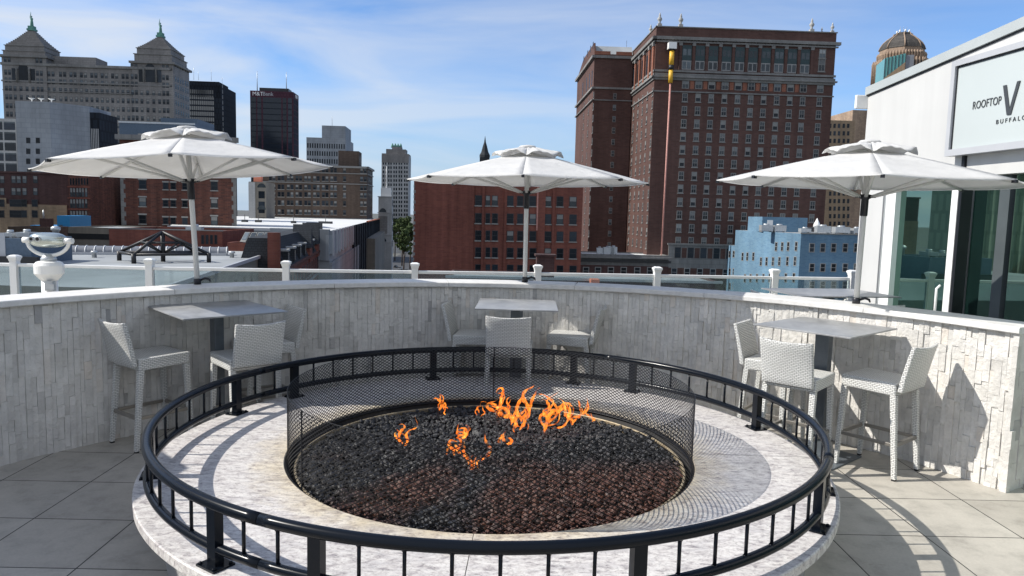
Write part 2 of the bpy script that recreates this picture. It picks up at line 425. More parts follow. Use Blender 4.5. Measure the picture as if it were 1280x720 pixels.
# ------------------------------------------------------------------ mesh builder
class MB:
    def __init__(s): s.v = []; s.f = []; s.mi = []; s.mats = []; s.sm = []; s.tone = []
    def _m(s, m):
        if m is None: return 0
        if m not in s.mats: s.mats.append(m)
        return s.mats.index(m)
    def quad(s, pts, m=None, smooth=False, tone=0.):
        b = len(s.v); s.v += [tuple(p) for p in pts]; s.f.append(tuple(range(b, b+len(pts)))); s.mi.append(s._m(m)); s.sm.append(smooth); s.tone.append(tone)
    def box(s, a, b, m=None, rz=0, piv=None, tone=0.):
        (x0, y0, z0), (x1, y1, z1) = a, b
        P = [(x0, y0, z0), (x1, y0, z0), (x1, y1, z0), (x0, y1, z0), (x0, y0, z1), (x1, y0, z1), (x1, y1, z1), (x0, y1, z1)]
        if rz:
            cx, cy = piv or ((x0+x1)/2, (y0+y1)/2)
            P = [(cx+(p[0]-cx)*cos(rz)-(p[1]-cy)*sin(rz), cy+(p[0]-cx)*sin(rz)+(p[1]-cy)*cos(rz), p[2]) for p in P]
        s.hexa(P, m, tone)
    def hexa(s, P, m=None, tone=0.):
        b = len(s.v); s.v += [tuple(p) for p in P]; k = s._m(m)
        for f in ((0, 3, 2, 1), (4, 5, 6, 7), (0, 1, 5, 4), (1, 2, 6, 5), (2, 3, 7, 6), (3, 0, 4, 7)):
            s.f.append(tuple(b+i for i in f)); s.mi.append(k); s.sm.append(False); s.tone.append(tone)
    def prism(s, poly, z0, z1, m=None, top=None):
        n = len(poly); b = len(s.v)
        s.v += [(p[0], p[1], z0) for p in poly]+[(p[0], p[1], z1) for p in poly]
        for i in range(n):
            j = (i+1) % n; s.f.append((b+i, b+j, b+n+j, b+n+i)); s.mi.append(s._m(m)); s.sm.append(False); s.tone.append(0)
        s.f.append(tuple(b+n+i for i in range(n))); s.mi.append(s._m(top or m)); s.sm.append(False); s.tone.append(0)
        s.f.append(tuple(b+i for i in reversed(range(n)))); s.mi.append(s._m(m)); s.sm.append(False); s.tone.append(0)
    def tube(s, pts, rad, m=None, n=10, closed=False, flat=1.0, cap=True):
        pts = [Vector(p) for p in pts]; N = len(pts)
        rads = rad if hasattr(rad, '__len__') else [rad]*N
        b = len(s.v); k = s._m(m); prev = None
        for i, p in enumerate(pts):
            if closed: d = pts[(i+1) % N]-pts[i-1]
            else: d = pts[min(i+1, N-1)]-pts[max(i-1, 0)]
            d.normalize()
            if prev is None:
                a = Vector((0, 0, 1)) if abs(d.z) < .9 else Vector((1, 0, 0))
            else: a = prev
            a = (a-d*a.dot(d)).normalized(); prev = a; c = d.cross(a)
            for j in range(n):
                t = 2*pi*j/n; q = p+a*cos(t)*rads[i]+c*sin(t)*rads[i]*flat
                s.v.append(tuple(q))
        for i in range(N if closed else N-1):
            i2 = (i+1) % N
            for j in range(n):
                j2 = (j+1) % n
                s.f.append((b+i*n+j, b+i*n+j2, b+i2*n+j2, b+i2*n+j)); s.mi.append(k); s.sm.append(True); s.tone.append(0)
        if cap and not closed:
            s.f.append(tuple(b+j for j in reversed(range(n)))); s.mi.append(k); s.sm.append(False); s.tone.append(0)
            s.f.append(tuple(b+(N-1)*n+j for j in range(n))); s.mi.append(k); s.sm.append(False); s.tone.append(0)
    def lathe(s, prof, m=None, n=20, c=(0, 0), smooth=True):
        b = len(s.v); k = s._m(m); N = len(prof)
        for r, z in prof:
            for j in range(n):
                t = 2*pi*j/n; s.v.append((c[0]+r*cos(t), c[1]+r*sin(t), z))
        for i in range(N-1):
            for j in range(n):
                j2 = (j+1) % n; s.f.append((b+i*n+j, b+i*n+j2, b+(i+1)*n+j2, b+(i+1)*n+j)); s.mi.append(k); s.sm.append(smooth); s.tone.append(0)
        s.f.append(tuple(b+j for j in reversed(range(n)))); s.mi.append(k); s.sm.append(False); s.tone.append(0)
        s.f.append(tuple(b+(N-1)*n+j for j in range(n))); s.mi.append(k); s.sm.append(False); s.tone.append(0)
    def grid(s, fn, nu, nv, m=None, smooth=True):
        b = len(s.v); k = s._m(m)
        for i in range(nu+1):
            for j in range(nv+1): s.v.append(tuple(fn(i/nu, j/nv)))
        for i in range(nu):
            for j in range(nv):
                a = b+i*(nv+1)+j; s.f.append((a, a+nv+1, a+nv+2, a+1)); s.mi.append(k); s.sm.append(smooth); s.tone.append(0)
    def mesh(s, name, mat=None, uv=False, tone=False, recalc=True):
        me = bpy.data.meshes.new(name); me.from_pydata(s.v, [], s.f)
        mats = s.mats if s.mats else [mat]
        for x in mats: me.materials.append(M[x] if isinstance(x, str) else x)
        me.polygons.foreach_set('material_index', s.mi)
        me.polygons.foreach_set('use_smooth', s.sm)
        if recalc:
            bm = bmesh.new(); bm.from_mesh(me); bmesh.ops.recalc_face_normals(bm, faces=bm.faces); bm.to_mesh(me); bm.free()
        if uv:
            ul = me.uv_layers.new(name='UVMap')
            for p in me.polygons:
                n = p.normal; ax, ay, az = abs(n.x), abs(n.y), abs(n.z)
                for li in p.loop_indices:
                    c = me.vertices[me.loops[li].vertex_index].co
                    ul.data[li].uv = (c.x, c.y) if az > ax and az > ay else ((c.y, c.z) if ax > ay else (c.x, c.z))
        if tone:
            at = me.attributes.new('tone', 'FLOAT', 'FACE'); at.data.foreach_set('value', s.tone)
        me.update(); return me
    def build(s, name, mat=None, parent=None, loc=None, rz=0, bevel=0, **kw):
        o = bpy.data.objects.new(name, s.mesh(name, mat, **kw)); COL.objects.link(o)
        if parent: o.parent = parent
        if loc is not None: o.location = loc
        if rz: o.rotation_euler = (0, 0, rz)
        if bevel:
            bv = o.modifiers.new('bevel', 'BEVEL'); bv.width = bevel; bv.segments = 2; bv.limit_method = 'ANGLE'
        return o

def tag(o, label, cat, group=None):
    o['label'] = label; o['category'] = cat
    if group: o['group'] = group
    return o
def thing(name, label, cat, loc=(0, 0, 0), rz=0, group=None):
    o = bpy.data.objects.new(name, None); COL.objects.link(o); o.empty_display_size = .2
    o.location = loc; o.rotation_euler = (0, 0, rz)
    return tag(o, label, cat, group)
def struct(o, kind='structure'): o['kind'] = kind; return o
def inst(mesh, name, parent, loc, rz=0):
    o = bpy.data.objects.new(name, mesh); COL.objects.link(o); o.parent = parent; o.location = loc; o.rotation_euler = (0, 0, rz); return o
KIDS = {}
def copy_tree(o, parent=None):
    c = o.copy(); COL.objects.link(c); c.parent = parent
    for ch in o.children: copy_tree(ch, c)
    return c
def bp(name): return name

# ================================================================== TERRACE
# ---- curved wall: inner edge of its coping traced as a plan curve
K = 2.0/2.2
plan = [(-4.19, 5.92), (-3.92, 6.33), (-3.59, 6.77), (-3.18, 7.2), (-2.69, 7.61), (-1.96, 8.06), (-1.12, 8.42), (-0.09, 8.56),
        (0.94, 8.48), (1.86, 8.15), (2.62, 7.72), (3.03, 7.4), (3.48, 6.9), (3.78, 6.5), (4.12, 5.88)]
plan = [(-4.52, 0.2), (-4.66, 1.6), (-4.72, 2.9), (-4.66, 4.1), (-4.50, 5.1)]+plan
plan = [Vector((a*K, b*K)) for a, b in plan]
def catmull(P, n=10):
    out = []
    for i in range(len(P)-1):
        p0 = P[max(i-1, 0)]; p1 = P[i]; p2 = P[i+1]; p3 = P[min(i+2, len(P)-1)]
        for k in range(n):
            t = k/n
            out.append(.5*((2*p1)+(-p0+p2)*t+(2*p0-5*p1+4*p2-p3)*t*t+(-p0+3*p1-3*p2+p3)*t*t*t))
    out.append(P[-1]); return out
curve = catmull(plan)
for _ in range(12):
    curve = [curve[0]]+[(curve[i-1]+curve[i]*2+curve[i+1])/4 for i in range(1, len(curve)-1)]+[curve[-1]]
cum = [0]
for i in range(1, len(curve)): cum.append(cum[-1]+(curve[i]-curve[i-1]).length)
LEN = cum[-1]
def on(sv, off=0):
    """point at arc length sv, moved outward (away from the fire) by off"""
    sv = max(0, min(LEN, sv)); i = 1
    while i < len(cum)-1 and cum[i] < sv: i += 1
    t = (sv-cum[i-1])/(cum[i]-cum[i-1]); p = curve[i-1].lerp(curve[i], t)
    a = curve[max(i-2, 0)]; b = curve[min(i+1, len(curve)-1)]; d = (b-a).normalized()
    return Vector((p.x-d.y*off, p.y+d.x*off))
TH, ZW, ZC = .36, 1.212, 1.262
wall = thing('curved_stone_wall', 'waist-high curved wall of pale split stone strips round the fire pit under a smooth pale coping', 'wall', (0, 4, 0))
def wl_(p, z): return (p.x, p.y-4, z)
core = MB(); n = 120
for i in range(n):
    a, b = LEN*i/n, LEN*(i+1)/n
    ia, ib, oa, ob = on(a, .045), on(b, .045), on(a, TH-.02), on(b, TH-.02)
    core.hexa([wl_(ia, 0), wl_(ib, 0), wl_(ob, 0), wl_(oa, 0), wl_(ia, ZW), wl_(ib, ZW), wl_(ob, ZW), wl_(oa, ZW)])
core.build('wall_core', 'steel_grey', wall)
st = MB(); s0 = 2.0
while s0 < LEN-.005:
    w = R.uniform(.032, .058); s1 = min(LEN, s0+w); z = -R.uniform(0, .2)
    if LEN-s1 < .03: s1 = LEN
    while z < ZW-.01:
        h = R.choice([.1, .13, .16, .2, .24, .3])*R.uniform(.85, 1.15); z1 = min(z+h, ZW-.001)
        if z1 > .01 and z1-z > .01:
            pr = R.choice([.0, .003, .006, .009, .012, .016]); za = max(z, 0)+.0008; zb = z1-.0008
            e = .0008 if s1 < LEN else -.02
            j = lambda: pr+R.uniform(-.003, .003)
            a0, a1, b0, b1 = j(), j(), j(), j()
            P = [on(s0+.0008, .03-a0), on(s1-e, .03-a1), on(s1-e, .05), on(s0+.0008, .05), on(s0+.0008, .03-b0), on(s1-e, .03-b1), on(s1-e, .05), on(s0+.0008, .05)]
            st.hexa([wl_(P[i], za if i < 4 else zb) for i in range(8)], None, min(1, max(0, R.gauss(.55, .19))))
        z = z1+.0001
    s0 = s1
# end face of the wall
pe, po = on(LEN, 0), on(LEN, TH); dn = (po-pe).normalized(); dt = Vector((dn.y, -dn.x)); u = 0
while u < TH:
    w = R.uniform(.05, .09); z = -R.uniform(0, .2); u1 = min(u+w, TH)
    while z < ZW-.01:
        h = R.uniform(.12, .35); z1 = min(z+h, ZW-.001)
        if z1 > .02:
            pr = R.uniform(.0, .02)+.012; A = pe+dn*(u+.001); B = pe+dn*(u1-.001)
            st.hexa([wl_(A+dt*pr, max(z, 0)), wl_(B+dt*pr, max(z, 0)), wl_(B-dt*.02, max(z, 0)), wl_(A-dt*.02, max(z, 0)), wl_(A+dt*pr, z1-.001), wl_(B+dt*pr, z1-.001), wl_(B-dt*.02, z1-.001), wl_(A-dt*.02, z1-.001)], None, min(1, max(0, R.gauss(.55, .2))))
        z = z1
    u = u1
st.build('stone_cladding', 'split_stone', wall, tone=True)
# outer face render
of = MB()
for i in range(n):
    a, b = on(LEN*i/n, TH-.018), on(LEN*(i+1)/n, TH-.018); a2, b2 = on(LEN*i/n, TH), on(LEN*(i+1)/n, TH)
    of.hexa([wl_(a, .0), wl_(b, .0), wl_(b2, .0), wl_(a2, .0), wl_(a, ZW-.002), wl_(b, ZW-.002), wl_(b2, ZW-.002), wl_(a2, ZW-.002)])
of.build('outer_render', 'white_render', wall)
cuts = [0, 2.2, 3.9]
while cuts[-1] < LEN-1.0: cuts.append(cuts[-1]+R.choice([1.2, 1.35, 1.5]))
cuts[-1] = LEN+.03
for a, b in zip(cuts[:-1], cuts[1:]):
    cp = MB(); m_ = 10; ins = -.025; bl = .007
    sa = a+.0022; sb = b-.0022
    prof = [(ins+bl, ZW), (ins, ZW+bl), (ins, ZC-bl), (ins+bl, ZC), (TH+.02-bl, ZC), (TH+.02, ZC-bl), (TH+.02, ZW)]
    rings = []
    for i in range(m_+1):
        sv = sa+(sb-sa)*i/m_; ex = max(0, sv-LEN); row = []
        for o_, z_ in prof:
            p = on(sv, o_)
            if ex > 0: p = p+dt*ex
            row.append(wl_(p, z_+.001*sin(a*7)))
        rings.append(row)
    for i in range(m_):
        for k in range(len(prof)):
            k2 = (k+1) % len(prof); cp.quad([rings[i][k], rings[i+1][k], rings[i+1][k2], rings[i][k2]])
    cp.quad(rings[0]); cp.quad(list(reversed(rings[-1])))
    cp.build('coping_slab', 'cap_stone', wall)

# ---- floors and the building under the terrace
TX, TY, TTH = -3.3017*K, 4.9014*K, .0118
fl = MB(); fl.quad([(-7, -8, 0), (9.5, -8, 0), (9.5, 6, 0), (-7, 6, 0)])
fo = fl.build('terrace_floor', 'floor_tile', None, (TX, TY, 0), TTH); struct(fo)
DZ = .16
RAIL_PX = [(18, 318.5), (187, 322.8), (357.5, 325.7), (518.7, 328.2), (672.5, 330.7), (821.8, 333.3), (968.6, 336), (1066, 337.5)]
rail_pts = [pz(u_, v_, 1.34) for u_, v_ in RAIL_PX]
dk = MB()
def outer(p):
    c = Vector((0, 3.4)); d = (p-c).normalized(); ts = []
    for (lim, comp) in ((-8.6, 0), (9.6, 0)):
        if abs(d[comp]) > 1e-6:
            t = (lim-c[comp])/d[comp]
            if t > 0: ts.append(t)
    if d.y > 1e-6: ts.append((9.75-c.y)/d.y)
    if d.y < -1e-6: ts.append((-7-c.y)/d.y)
    return c+d*min(ts)
for i in range(n):
    a, b = on(LEN*i/n, TH-.01), on(LEN*(i+1)/n, TH-.01); A, B = outer(a), outer(b)
    dk.hexa([(a.x, a.y, -.3), (b.x, b.y, -.3), (B.x, B.y, -.3), (A.x, A.y, -.3), (a.x, a.y, DZ), (b.x, b.y, DZ), (B.x, B.y, DZ), (A.x, A.y, DZ)])
e1 = on(LEN, TH-.01); E1 = outer(e1)
dk.prism([(e1.x, e1.y), (4.6, e1.y-.3), (9.6, e1.y-.3), (9.6, E1.y), (E1.x, E1.y)] if E1.x > 9 else [(e1.x, e1.y), (4.6, e1.y-.3), (9.6, e1.y-.3), (9.6, 9.75), (E1.x, E1.y)], -.3, DZ)
struct(dk.build('upper_deck', 'floor_tile', None, (0, 0, 0)))
hb = thing('terrace_building', 'building that carries the rooftop terrace, mostly below its floor', 'building', (0, 0, -30))
b_ = MB(); b_.box((-8.5, -9, 0), (9.5, 9.7, 29.65)); b_.build('wall', 'white_render', hb)

# ---- fire pit
CX, CY = -.125*K, 5.335*K
HS, HT, RR, RS, RO, SCT = .45*K, .762*K, 2.315*K, 2.40*K, 1.487*K, .945*K
pit = thing('fire_pit', 'large round fire pit with a pale granite ledge and a black lava rock bed', 'fire pit', (CX, CY, 0))
def ring_sector(mb, r0, r1, z0, z1, a0, a1, n=40, bev=.006, m=None):
    prof = [(r0, z0), (r0, z1-bev), (r0+bev, z1), (r1-bev, z1), (r1, z1-bev), (r1, z0)]
    rows = [[(r*cos(a0+(a1-a0)*i/n), r*sin(a0+(a1-a0)*i/n), z) for r, z in prof] for i in range(n+1)]
    L_ = len(prof)
    for i in range(n):
        for k in range(L_):
            k2 = (k+1) % L_; mb.quad([rows[i][k], rows[i+1][k], rows[i+1][k2], rows[i][k2]], m, k == 5 or k == 0)
    if abs(a1-a0) < 2*pi-.001: mb.quad(rows[0], m); mb.quad(list(reversed(rows[-1])), m)
js = [-1, 91, 178, 268, 359]
for a, b in zip(js[:-1], js[1:]):
    mb = MB(); ring_sector(mb, RO, RS, HS-.05, HS, radians(a)+.0012, radians(b)-.0012, 44)
    mb.build('granite_ledge', 'granite', pit)
mb = MB(); ring_sector(mb, RO+.03, RS-.16, 0, HS-.051, 0, 2*pi, 96); mb.build('pit_wall', 'split_stone', pit)
mb = MB(); mb.lathe([(.02, HS-.16), (RO-.002, HS-.16), (RO-.002, HS-.012), (RO-.012, HS-.012), (RO-.014, HS-.14), (.02, HS-.14)], n=96); mb.build('burner_pan', 'pan_black', pit)
mb = MB(); ring_sector(mb, 1.280, 1.298, HS-.12, HS-.052, 0, 2*pi, 96, .004); mb.build('metal_ring', 'ring_tan', pit)
# lava rock: countless, one object
rk = MB()
ico = bmesh.new(); bmesh.ops.create_icosphere(ico, subdivisions=1, radius=1)
IV = [v.co.copy() for v in ico.verts]; IF = [tuple(v.index for v in f.verts) for f in ico.faces]; ico.free()
def rock(mb, x, y, z, r):
    b = len(mb.v); q = Matrix.Rotation(R.uniform(0, 6.3), 3, 'X') @ Matrix.Rotation(R.uniform(0, 6.3), 3, 'Z')
    sx, sy, sz = r*R.uniform(.75, 1.25), r*R.uniform(.75, 1.25), r*R.uniform(.6, 1.0)
    for v in IV:
        w_ = q @ (v*R.uniform(.60, 1.22)); mb.v.append((x+w_.x*sx, y+w_.y*sy, z+w_.z*sz))
    for f in IF: mb.f.append(tuple(b+i for i in f)); mb.mi.append(0); mb.sm.append(False); mb.tone.append(0)
ga = pi*(3-sqrt(5)); NR = 9500
for i in range(NR):
    r = 1.268*sqrt((i+.5)/NR); t = i*ga
    x, y = r*cos(t)+R.uniform(-.012, .012), r*sin(t)+R.uniform(-.012, .012)
    z = HS-.080+.024*mnoise.noise(Vector((x*2.2, y*2.2, 3)))+R.uniform(-.014, .012)
    rock(rk, x, y, z+.012, R.choice([.008, .010, .012, .014, .017, .022, .027]))
lr = rk.build('lava_rock', 'lava_rock', None, (CX, CY, 0), recalc=False); struct(lr, 'stuff')
lr['label'] = 'black and rust brown lava rock filling the round fire pit'

# ---- guard rail on the granite ledge
gr = thing('guard_railing', 'glossy black tubular railing ring bolted to the granite ledge of the fire pit', 'railing', (CX, CY, HS))
def ringpts(r, z, n=144): return [(r*cos(2*pi*i/n), r*sin(2*pi*i/n), z) for i in range(n)]
RH = HT-HS; ZB = .085
seams = [radians(a) for a in (62, 153.5, 244, 333.5)]
for nm, rad, z in (('top_rail', .0275, RH), ('bottom_rail', .0225, ZB)):
    for i in range(4):
        a, b = seams[i]+.0006, seams[(i+1) % 4]-.0006
        if b < a: b += 2*pi
        mb = MB(); mb.tube([(RR*cos(a+(b-a)*k/48), RR*sin(a+(b-a)*k/48), z) for k in range(49)], rad, n=18); mb.build(nm, 'rail_black', gr)
posts = [70, 107.2, 144.5, 161.4, 199, 236, 251.8, 288.2, 325.5, 341.5, 17, 54]
pm = MB(); pm.box((-.022, -.030, .008), (.022, .030, RH-.012)); pmm = pm.mesh('post', 'rail_black')
bpm = MB(); bpm.box((-.055, -.065, .0), (.055, .065, .010))
for x in (-.042, .042):
    for y in (-.05, .05): bpm.lathe([(.009, .010), (.009, .017), (.005, .019)], n=8, c=(x, y))
bpm_m = bpm.mesh('base_plate', 'rail_black')
for a in posts:
    t = radians(a); p = inst(pmm, 'post', gr, (RR*cos(t), RR*sin(t), 0), t); inst(bpm_m, 'base_plate', p, (0, 0, 0))
bm_ = MB(); bm_.tube([(0, 0, ZB+.01), (0, 0, RH-.01)], .0085, n=8)
for zz in (ZB+.021, RH-.026): bm_.tube([(0, 0, zz-.003), (0, 0, zz+.003)], .0125, n=8)
bmm = bm_.mesh('baluster', 'rail_black')
sp = sorted(posts)
for i, a in enumerate(sp):
    b = sp[(i+1) % len(sp)]+(360 if i == len(sp)-1 else 0); k = max(1, round((b-a)/5.2))
    for j in range(1, k):
        t = radians(a+(b-a)*j/k); inst(bmm, 'baluster', gr, (RR*cos(t), RR*sin(t), 0), t)

# ---- expanded metal screen
sc_t = thing('mesh_screen', 'round black expanded metal spark screen standing inside the fire pit opening', 'screen', (CX, CY, HS-.03))
NA, NROW = 198, 40; SR = RO-.018; SH = SCT-HS+.03; mb = MB(); sw = .0031; tw = .0011
def cp_(a, z, r): return (r*cos(a), r*sin(a), z)
for row in range(NROW):
    z0 = SH*row/NROW; z1 = SH*(row+1)/NROW; hz = (z1-z0)/2
    for i in range(NA):
        for k in (0, 1):
            a0 = 2*pi*(i+(.5 if row % 2 else 0))/NA; da = pi/NA
            za, zb = (z0, z1) if k == 0 else (z1, z0)
            A0, A1 = (a0, a0+da) if k == 0 else (a0+da, a0+2*da)
            # flat strand as a thin quad strip with an edge so that it has depth
            r0, r1 = SR-.0009, SR+.0009
            mb.quad([cp_(A0, za-sw, r0), cp_(A1, zb-sw, r0), cp_(A1, zb+sw, r1), cp_(A0, za+sw, r1)])
mb.build('mesh_panel', 'mesh_black', sc_t, recalc=False)
mb = MB(); mb.tube([(SR*cos(2*pi*i/120), SR*sin(2*pi*i/120), SH+.001) for i in range(120)], .0018, n=6, closed=True)
mb.tube([(SR*cos(2*pi*i/120), SR*sin(2*pi*i/120), .004) for i in range(120)], .006, n=6, closed=True)
mb.build('rim_wire', 'mesh_black', sc_t)
mb = MB()
for a in (91, 217): mb.box((SR-.004, -.004, 0), (SR+.003, .004, SH), rz=radians(a), piv=(0, 0))
mb.build('seam_strip', 'mesh_black', sc_t)

# ---- flames
FL = [  # px of the foot, py of the foot, height m, spread m, strands
    (503, 562, .17, .10, 5, 'small flame at the left edge of the fire'),
    (553, 520, .14, .12, 6, 'ragged flame at the back left of the rock bed'),
    (598, 524, .12, .05, 3, 'thin twin wisps of flame left of the tallest flames'),
    (574, 550, .12, .14, 7, 'low curling flame in the middle left of the rock bed'),
    (566, 574, .13, .10, 5, 'low flame in front of the curling one, left of centre'),
    (593, 592, .17, .09, 6, 'squat flame nearest the front of the fire'),
    (629, 527, .20, .13, 8, 'broad forked flame left of the tall pair'),
    (648, 545, .26, .13, 10, 'looping bright flame near the middle of the fire'),
    (684, 546, .36, .09, 10, 'tallest flame, reaching up in front of the far ledge'),
    (633, 560, .12, .09, 4, 'little flame licking over the rocks in the centre'),
    (716, 538, .24, .09, 6, 'slender branching flame right of the tallest one'),
    (737, 530, .12, .04, 2, 'small slanting flame at the right end of the fire')]
def flame_strand(mb, x, y, z, h, spread, rr):
    """one tongue: a flattened tapering ribbon that curls, sometimes back on itself"""
    n_ = 26; L = h*rr.uniform(.5, 1.25); x0 = rr.gauss(0, spread*.36); y0 = rr.gauss(0, spread*.32); z0 = rr.uniform(0, .45)*h
    th = rr.uniform(-.5, .5); w1, w2 = rr.uniform(3, 7), rr.uniform(8, 15); p1, p2 = rr.uniform(0, 6.3), rr.uniform(0, 6.3); curl = rr.choice([-1, 1])*rr.uniform(0, 2.4)
    px_, pz_, py2 = x0, z0, y0; pts = []; rad = []; top = rr.uniform(.006, .019)*(h/.2)**.35
    for i in range(n_+1):
        t = i/n_; a = th+.75*sin(w1*t+p1)+.35*sin(w2*t+p2)+curl*max(0, t-.55)**1.2*2.2
        px_ += sin(a)*L/n_; pz_ += cos(a)*L/n_; py2 += .35*sin(w1*.8*t+p2)*L/n_
        pts.append((px_, py2, max(pz_, .0)))
        rad.append(max(.0009, top*(max(0, sin(pi*min(1, t*.98+.03)))**.7)*(1-.35*t)*(.75+.45*sin(w2*1.7*t+p1)**2)))
    mb.tube(pts, rad, n=8, flat=rr.uniform(.3, .55))
for k, (u_, v_, h, spd, ns, lab) in enumerate(FL):
    zr = HS-.085; p = pz(u_, v_, zr); mb = MB(); rr = random.Random(40+k)
    for _ in range(ns): flame_strand(mb, 0, 0, 0, h*1.05, spd*.72, rr)
    o = mb.build('flame', 'flame', None, p); tag(o, lab+', orange', 'flame', 'gas flames over the lava rock')

# ---- tables
def table(label, corners_px, z, group='grey bar tables', gz=0, col_px=None):
    P = [pz(u_, v_, z) for u_, v_ in corners_px]
    c = sum(P, Vector())/4; d = (P[1]-P[0]); ang = atan2(d.y, d.x)
    la = ((P[1]-P[0]).length+(P[2]-P[3]).length)/2; lb = ((P[3]-P[0]).length+(P[2]-P[1]).length)/2
    sx, sy = la/2, lb/2
    t = thing('bar_table', label, 'table', (c.x, c.y, gz), ang, group)
    H_ = z-gz
    m1 = MB(); m1.box((-sx, -sy, H_-.012), (sx, sy, H_)); m1.build('tabletop', 'table_stone', t, bevel=.0015)
    m2 = MB(); m2.box((-.06, -.04, .012), (.06, .04, H_-.04)); m2.build('column', 'column_steel', t, bevel=.006)
    m3 = MB(); m3.box((-.27, -.27, 0), (.27, .27, .012)); m3.build('base_plate', 'column_steel', t, bevel=.003)
    m4 = MB(); m4.box((-.22, -.03, H_-.042), (.22, .03, H_-.0125)); m4.box((-.03, -.22, H_-.043), (.03, .22, H_-.013)); m4.build('bracket', 'steel_black', t)
    return t
table('square grey stone bar table by the left umbrella, its left corner in the sun', [(184.5, 382.5), (231, 399.5), (355.7, 388.7), (305, 374)], 1.125)
table('square grey bar table in the middle against the curved wall, pale in the sun', [(591, 385.5), (700, 388.5), (692, 375.0), (602.5, 373.2)], 1.125)
table('square grey bar table in front of the right umbrella pole', [(942.5, 405), (1067, 422.8), (1120, 409.4), (1002, 395.6)], 1.125)
table('grey bar table on the upper deck behind the right end of the wall', [(962, 361.5), (1020, 373.5), (1116, 368.0), (1045, 359.5)], DZ+1.09, gz=DZ)

# ---- stools (one built, the others copied)
def frustum(mb, c0, s0_, c1, s1_, m=None):
    P = []
    for (cx, cy, cz), s_ in ((c0, s0_), (c1, s1_)):
        for dx, dy in ((-1, -1), (1, -1), (1, 1), (-1, 1)): P.append((cx+dx*s_/2, cy+dy*s_/2, cz))
    mb.hexa(P, m)
def make_stool():
    t = thing('bar_stool', 'x', 'bar stool', group='white woven bar stools')
    m1 = MB(); P = []
    hx, y0, y1 = .215, -.21, .22
    m1.hexa([(-hx, y0, .665), (hx, y0, .665), (hx, y1, .672), (-hx, y1, .672), (-hx-.003, y0, .765), (hx+.003, y0, .765), (hx+.003, y1+.004, .772), (-hx-.003, y1+.004, .772)])
    m1.build('seat', 'wicker', t, uv=True, bevel=.012)
    m2 = MB()
    def bk(i, j, side):
        x = -.205+.41*i; zz = .70+(1.07-.70)*j; y = -.215-.085*j**1.2+(.028*(1-(2*i-1)**2)*-1*j)
        zz -= .014*(1-(2*i-1)**2)*j
        return Vector((x*(1+.03*j), y+(-.042 if side else .0)*(1-.25*j), zz))
    N1, N2 = 8, 6
    for side in (0, 1):
        b = len(m2.v)
        for i in range(N1+1):
            for j in range(N2+1): m2.v.append(tuple(bk(i/N1, j/N2, side)))
        for i in range(N1):
            for j in range(N2):
                a = b+i*(N2+1)+j; m2.f.append((a, a+N2+1, a+N2+2, a+1)); m2.mi.append(0); m2.sm.append(True); m2.tone.append(0)
    off = (N1+1)*(N2+1)
    def wall_q(idx):
        for a, c in zip(idx[:-1], idx[1:]): m2.f.append((a, c, c+off, a+off)); m2.mi.append(0); m2.sm.append(False); m2.tone.append(0)
    wall_q([i*(N2+1) for i in range(N1+1)]); wall_q([i*(N2+1)+N2 for i in range(N1+1)]); wall_q(list(range(N2+1))); wall_q([N1*(N2+1)+j for j in range(N2+1)])
    m2.build('backrest', 'wicker', t, uv=True, bevel=.008)
    for sx in (-1, 1):
        m3 = MB(); frustum(m3, (sx*.205, .225, .012), .032, (sx*.192, .197, .672), .046); m3.build('leg', 'wicker', t, uv=True, bevel=.004)
        m3 = MB(); frustum(m3, (sx*.205, -.245, .012), .034, (sx*.192, -.190, .672), .046); m3.build('leg', 'wicker', t, uv=True, bevel=.004)
    m4 = MB()
    for sx in (-1, 1):
        for yy in (.225, -.245): m4.box((sx*.205-.014, yy-.014, 0), (sx*.205+.014, yy+.014, .0125))
    m4.build('foot_cap', 'steel_black', t)
    for a, b in (((-.185, .205, .262), (.185, .229, .292)), ((-.185, -.236, .262), (.185, -.212, .292)), ((-.209, -.212, .263), (-.191, .205, .291)), ((.191, -.212, .263), (.209, .205, .291))):
        m5 = MB(); m5.box(a, b); m5.build('footrest_bar', 'bar_metal', t, bevel=.003)
    return t
KS = K
ST = [('woven white stool at the far left, side on, its back to the left wall', (-3.21, 5.80), (.59, .81), 0),
      ('woven white stool with its back turned, in front of the left table', (-2.045, 5.89), (-.68, .73), 0),
      ('woven stool half hidden behind the right corner of the left table', (-2.065, 6.92), (-.77, -.64), 0),
      ('woven stool at the left side of the middle table, against the wall', (-.67, 7.52), (.99, -.10), 0),
      ('woven stool facing the middle table, its square back towards the fire', (-.025, 6.61), (.05, 1), 0),
      ('woven stool at the right side of the middle table, shaded by the umbrella', (.935, 7.48), (-.97, .25), 0),
      ('woven white stool at the far left side of the right table', (2.15, 6.68), (.80, -.60), 0),
      ('woven white stool with its back to the fire, in front of the right table', (2.165, 5.66), (.67, .74), 0),
      ('woven white stool nearest the right end of the wall, side on in the sun', (3.22, 5.60), (-.63, .78), 0)]
proto = make_stool()
for i, (lab, (bx, by), (fx, fy), gz) in enumerate(ST):
    o = proto if i == 0 else copy_tree(proto)
    L_ = hypot(fx, fy); fx, fy = fx/L_, fy/L_
    o.location = (bx+fx*.31, by+fy*.31, gz); o.rotation_euler.z = atan2(fy, fx)-pi/2
    o['label'] = lab
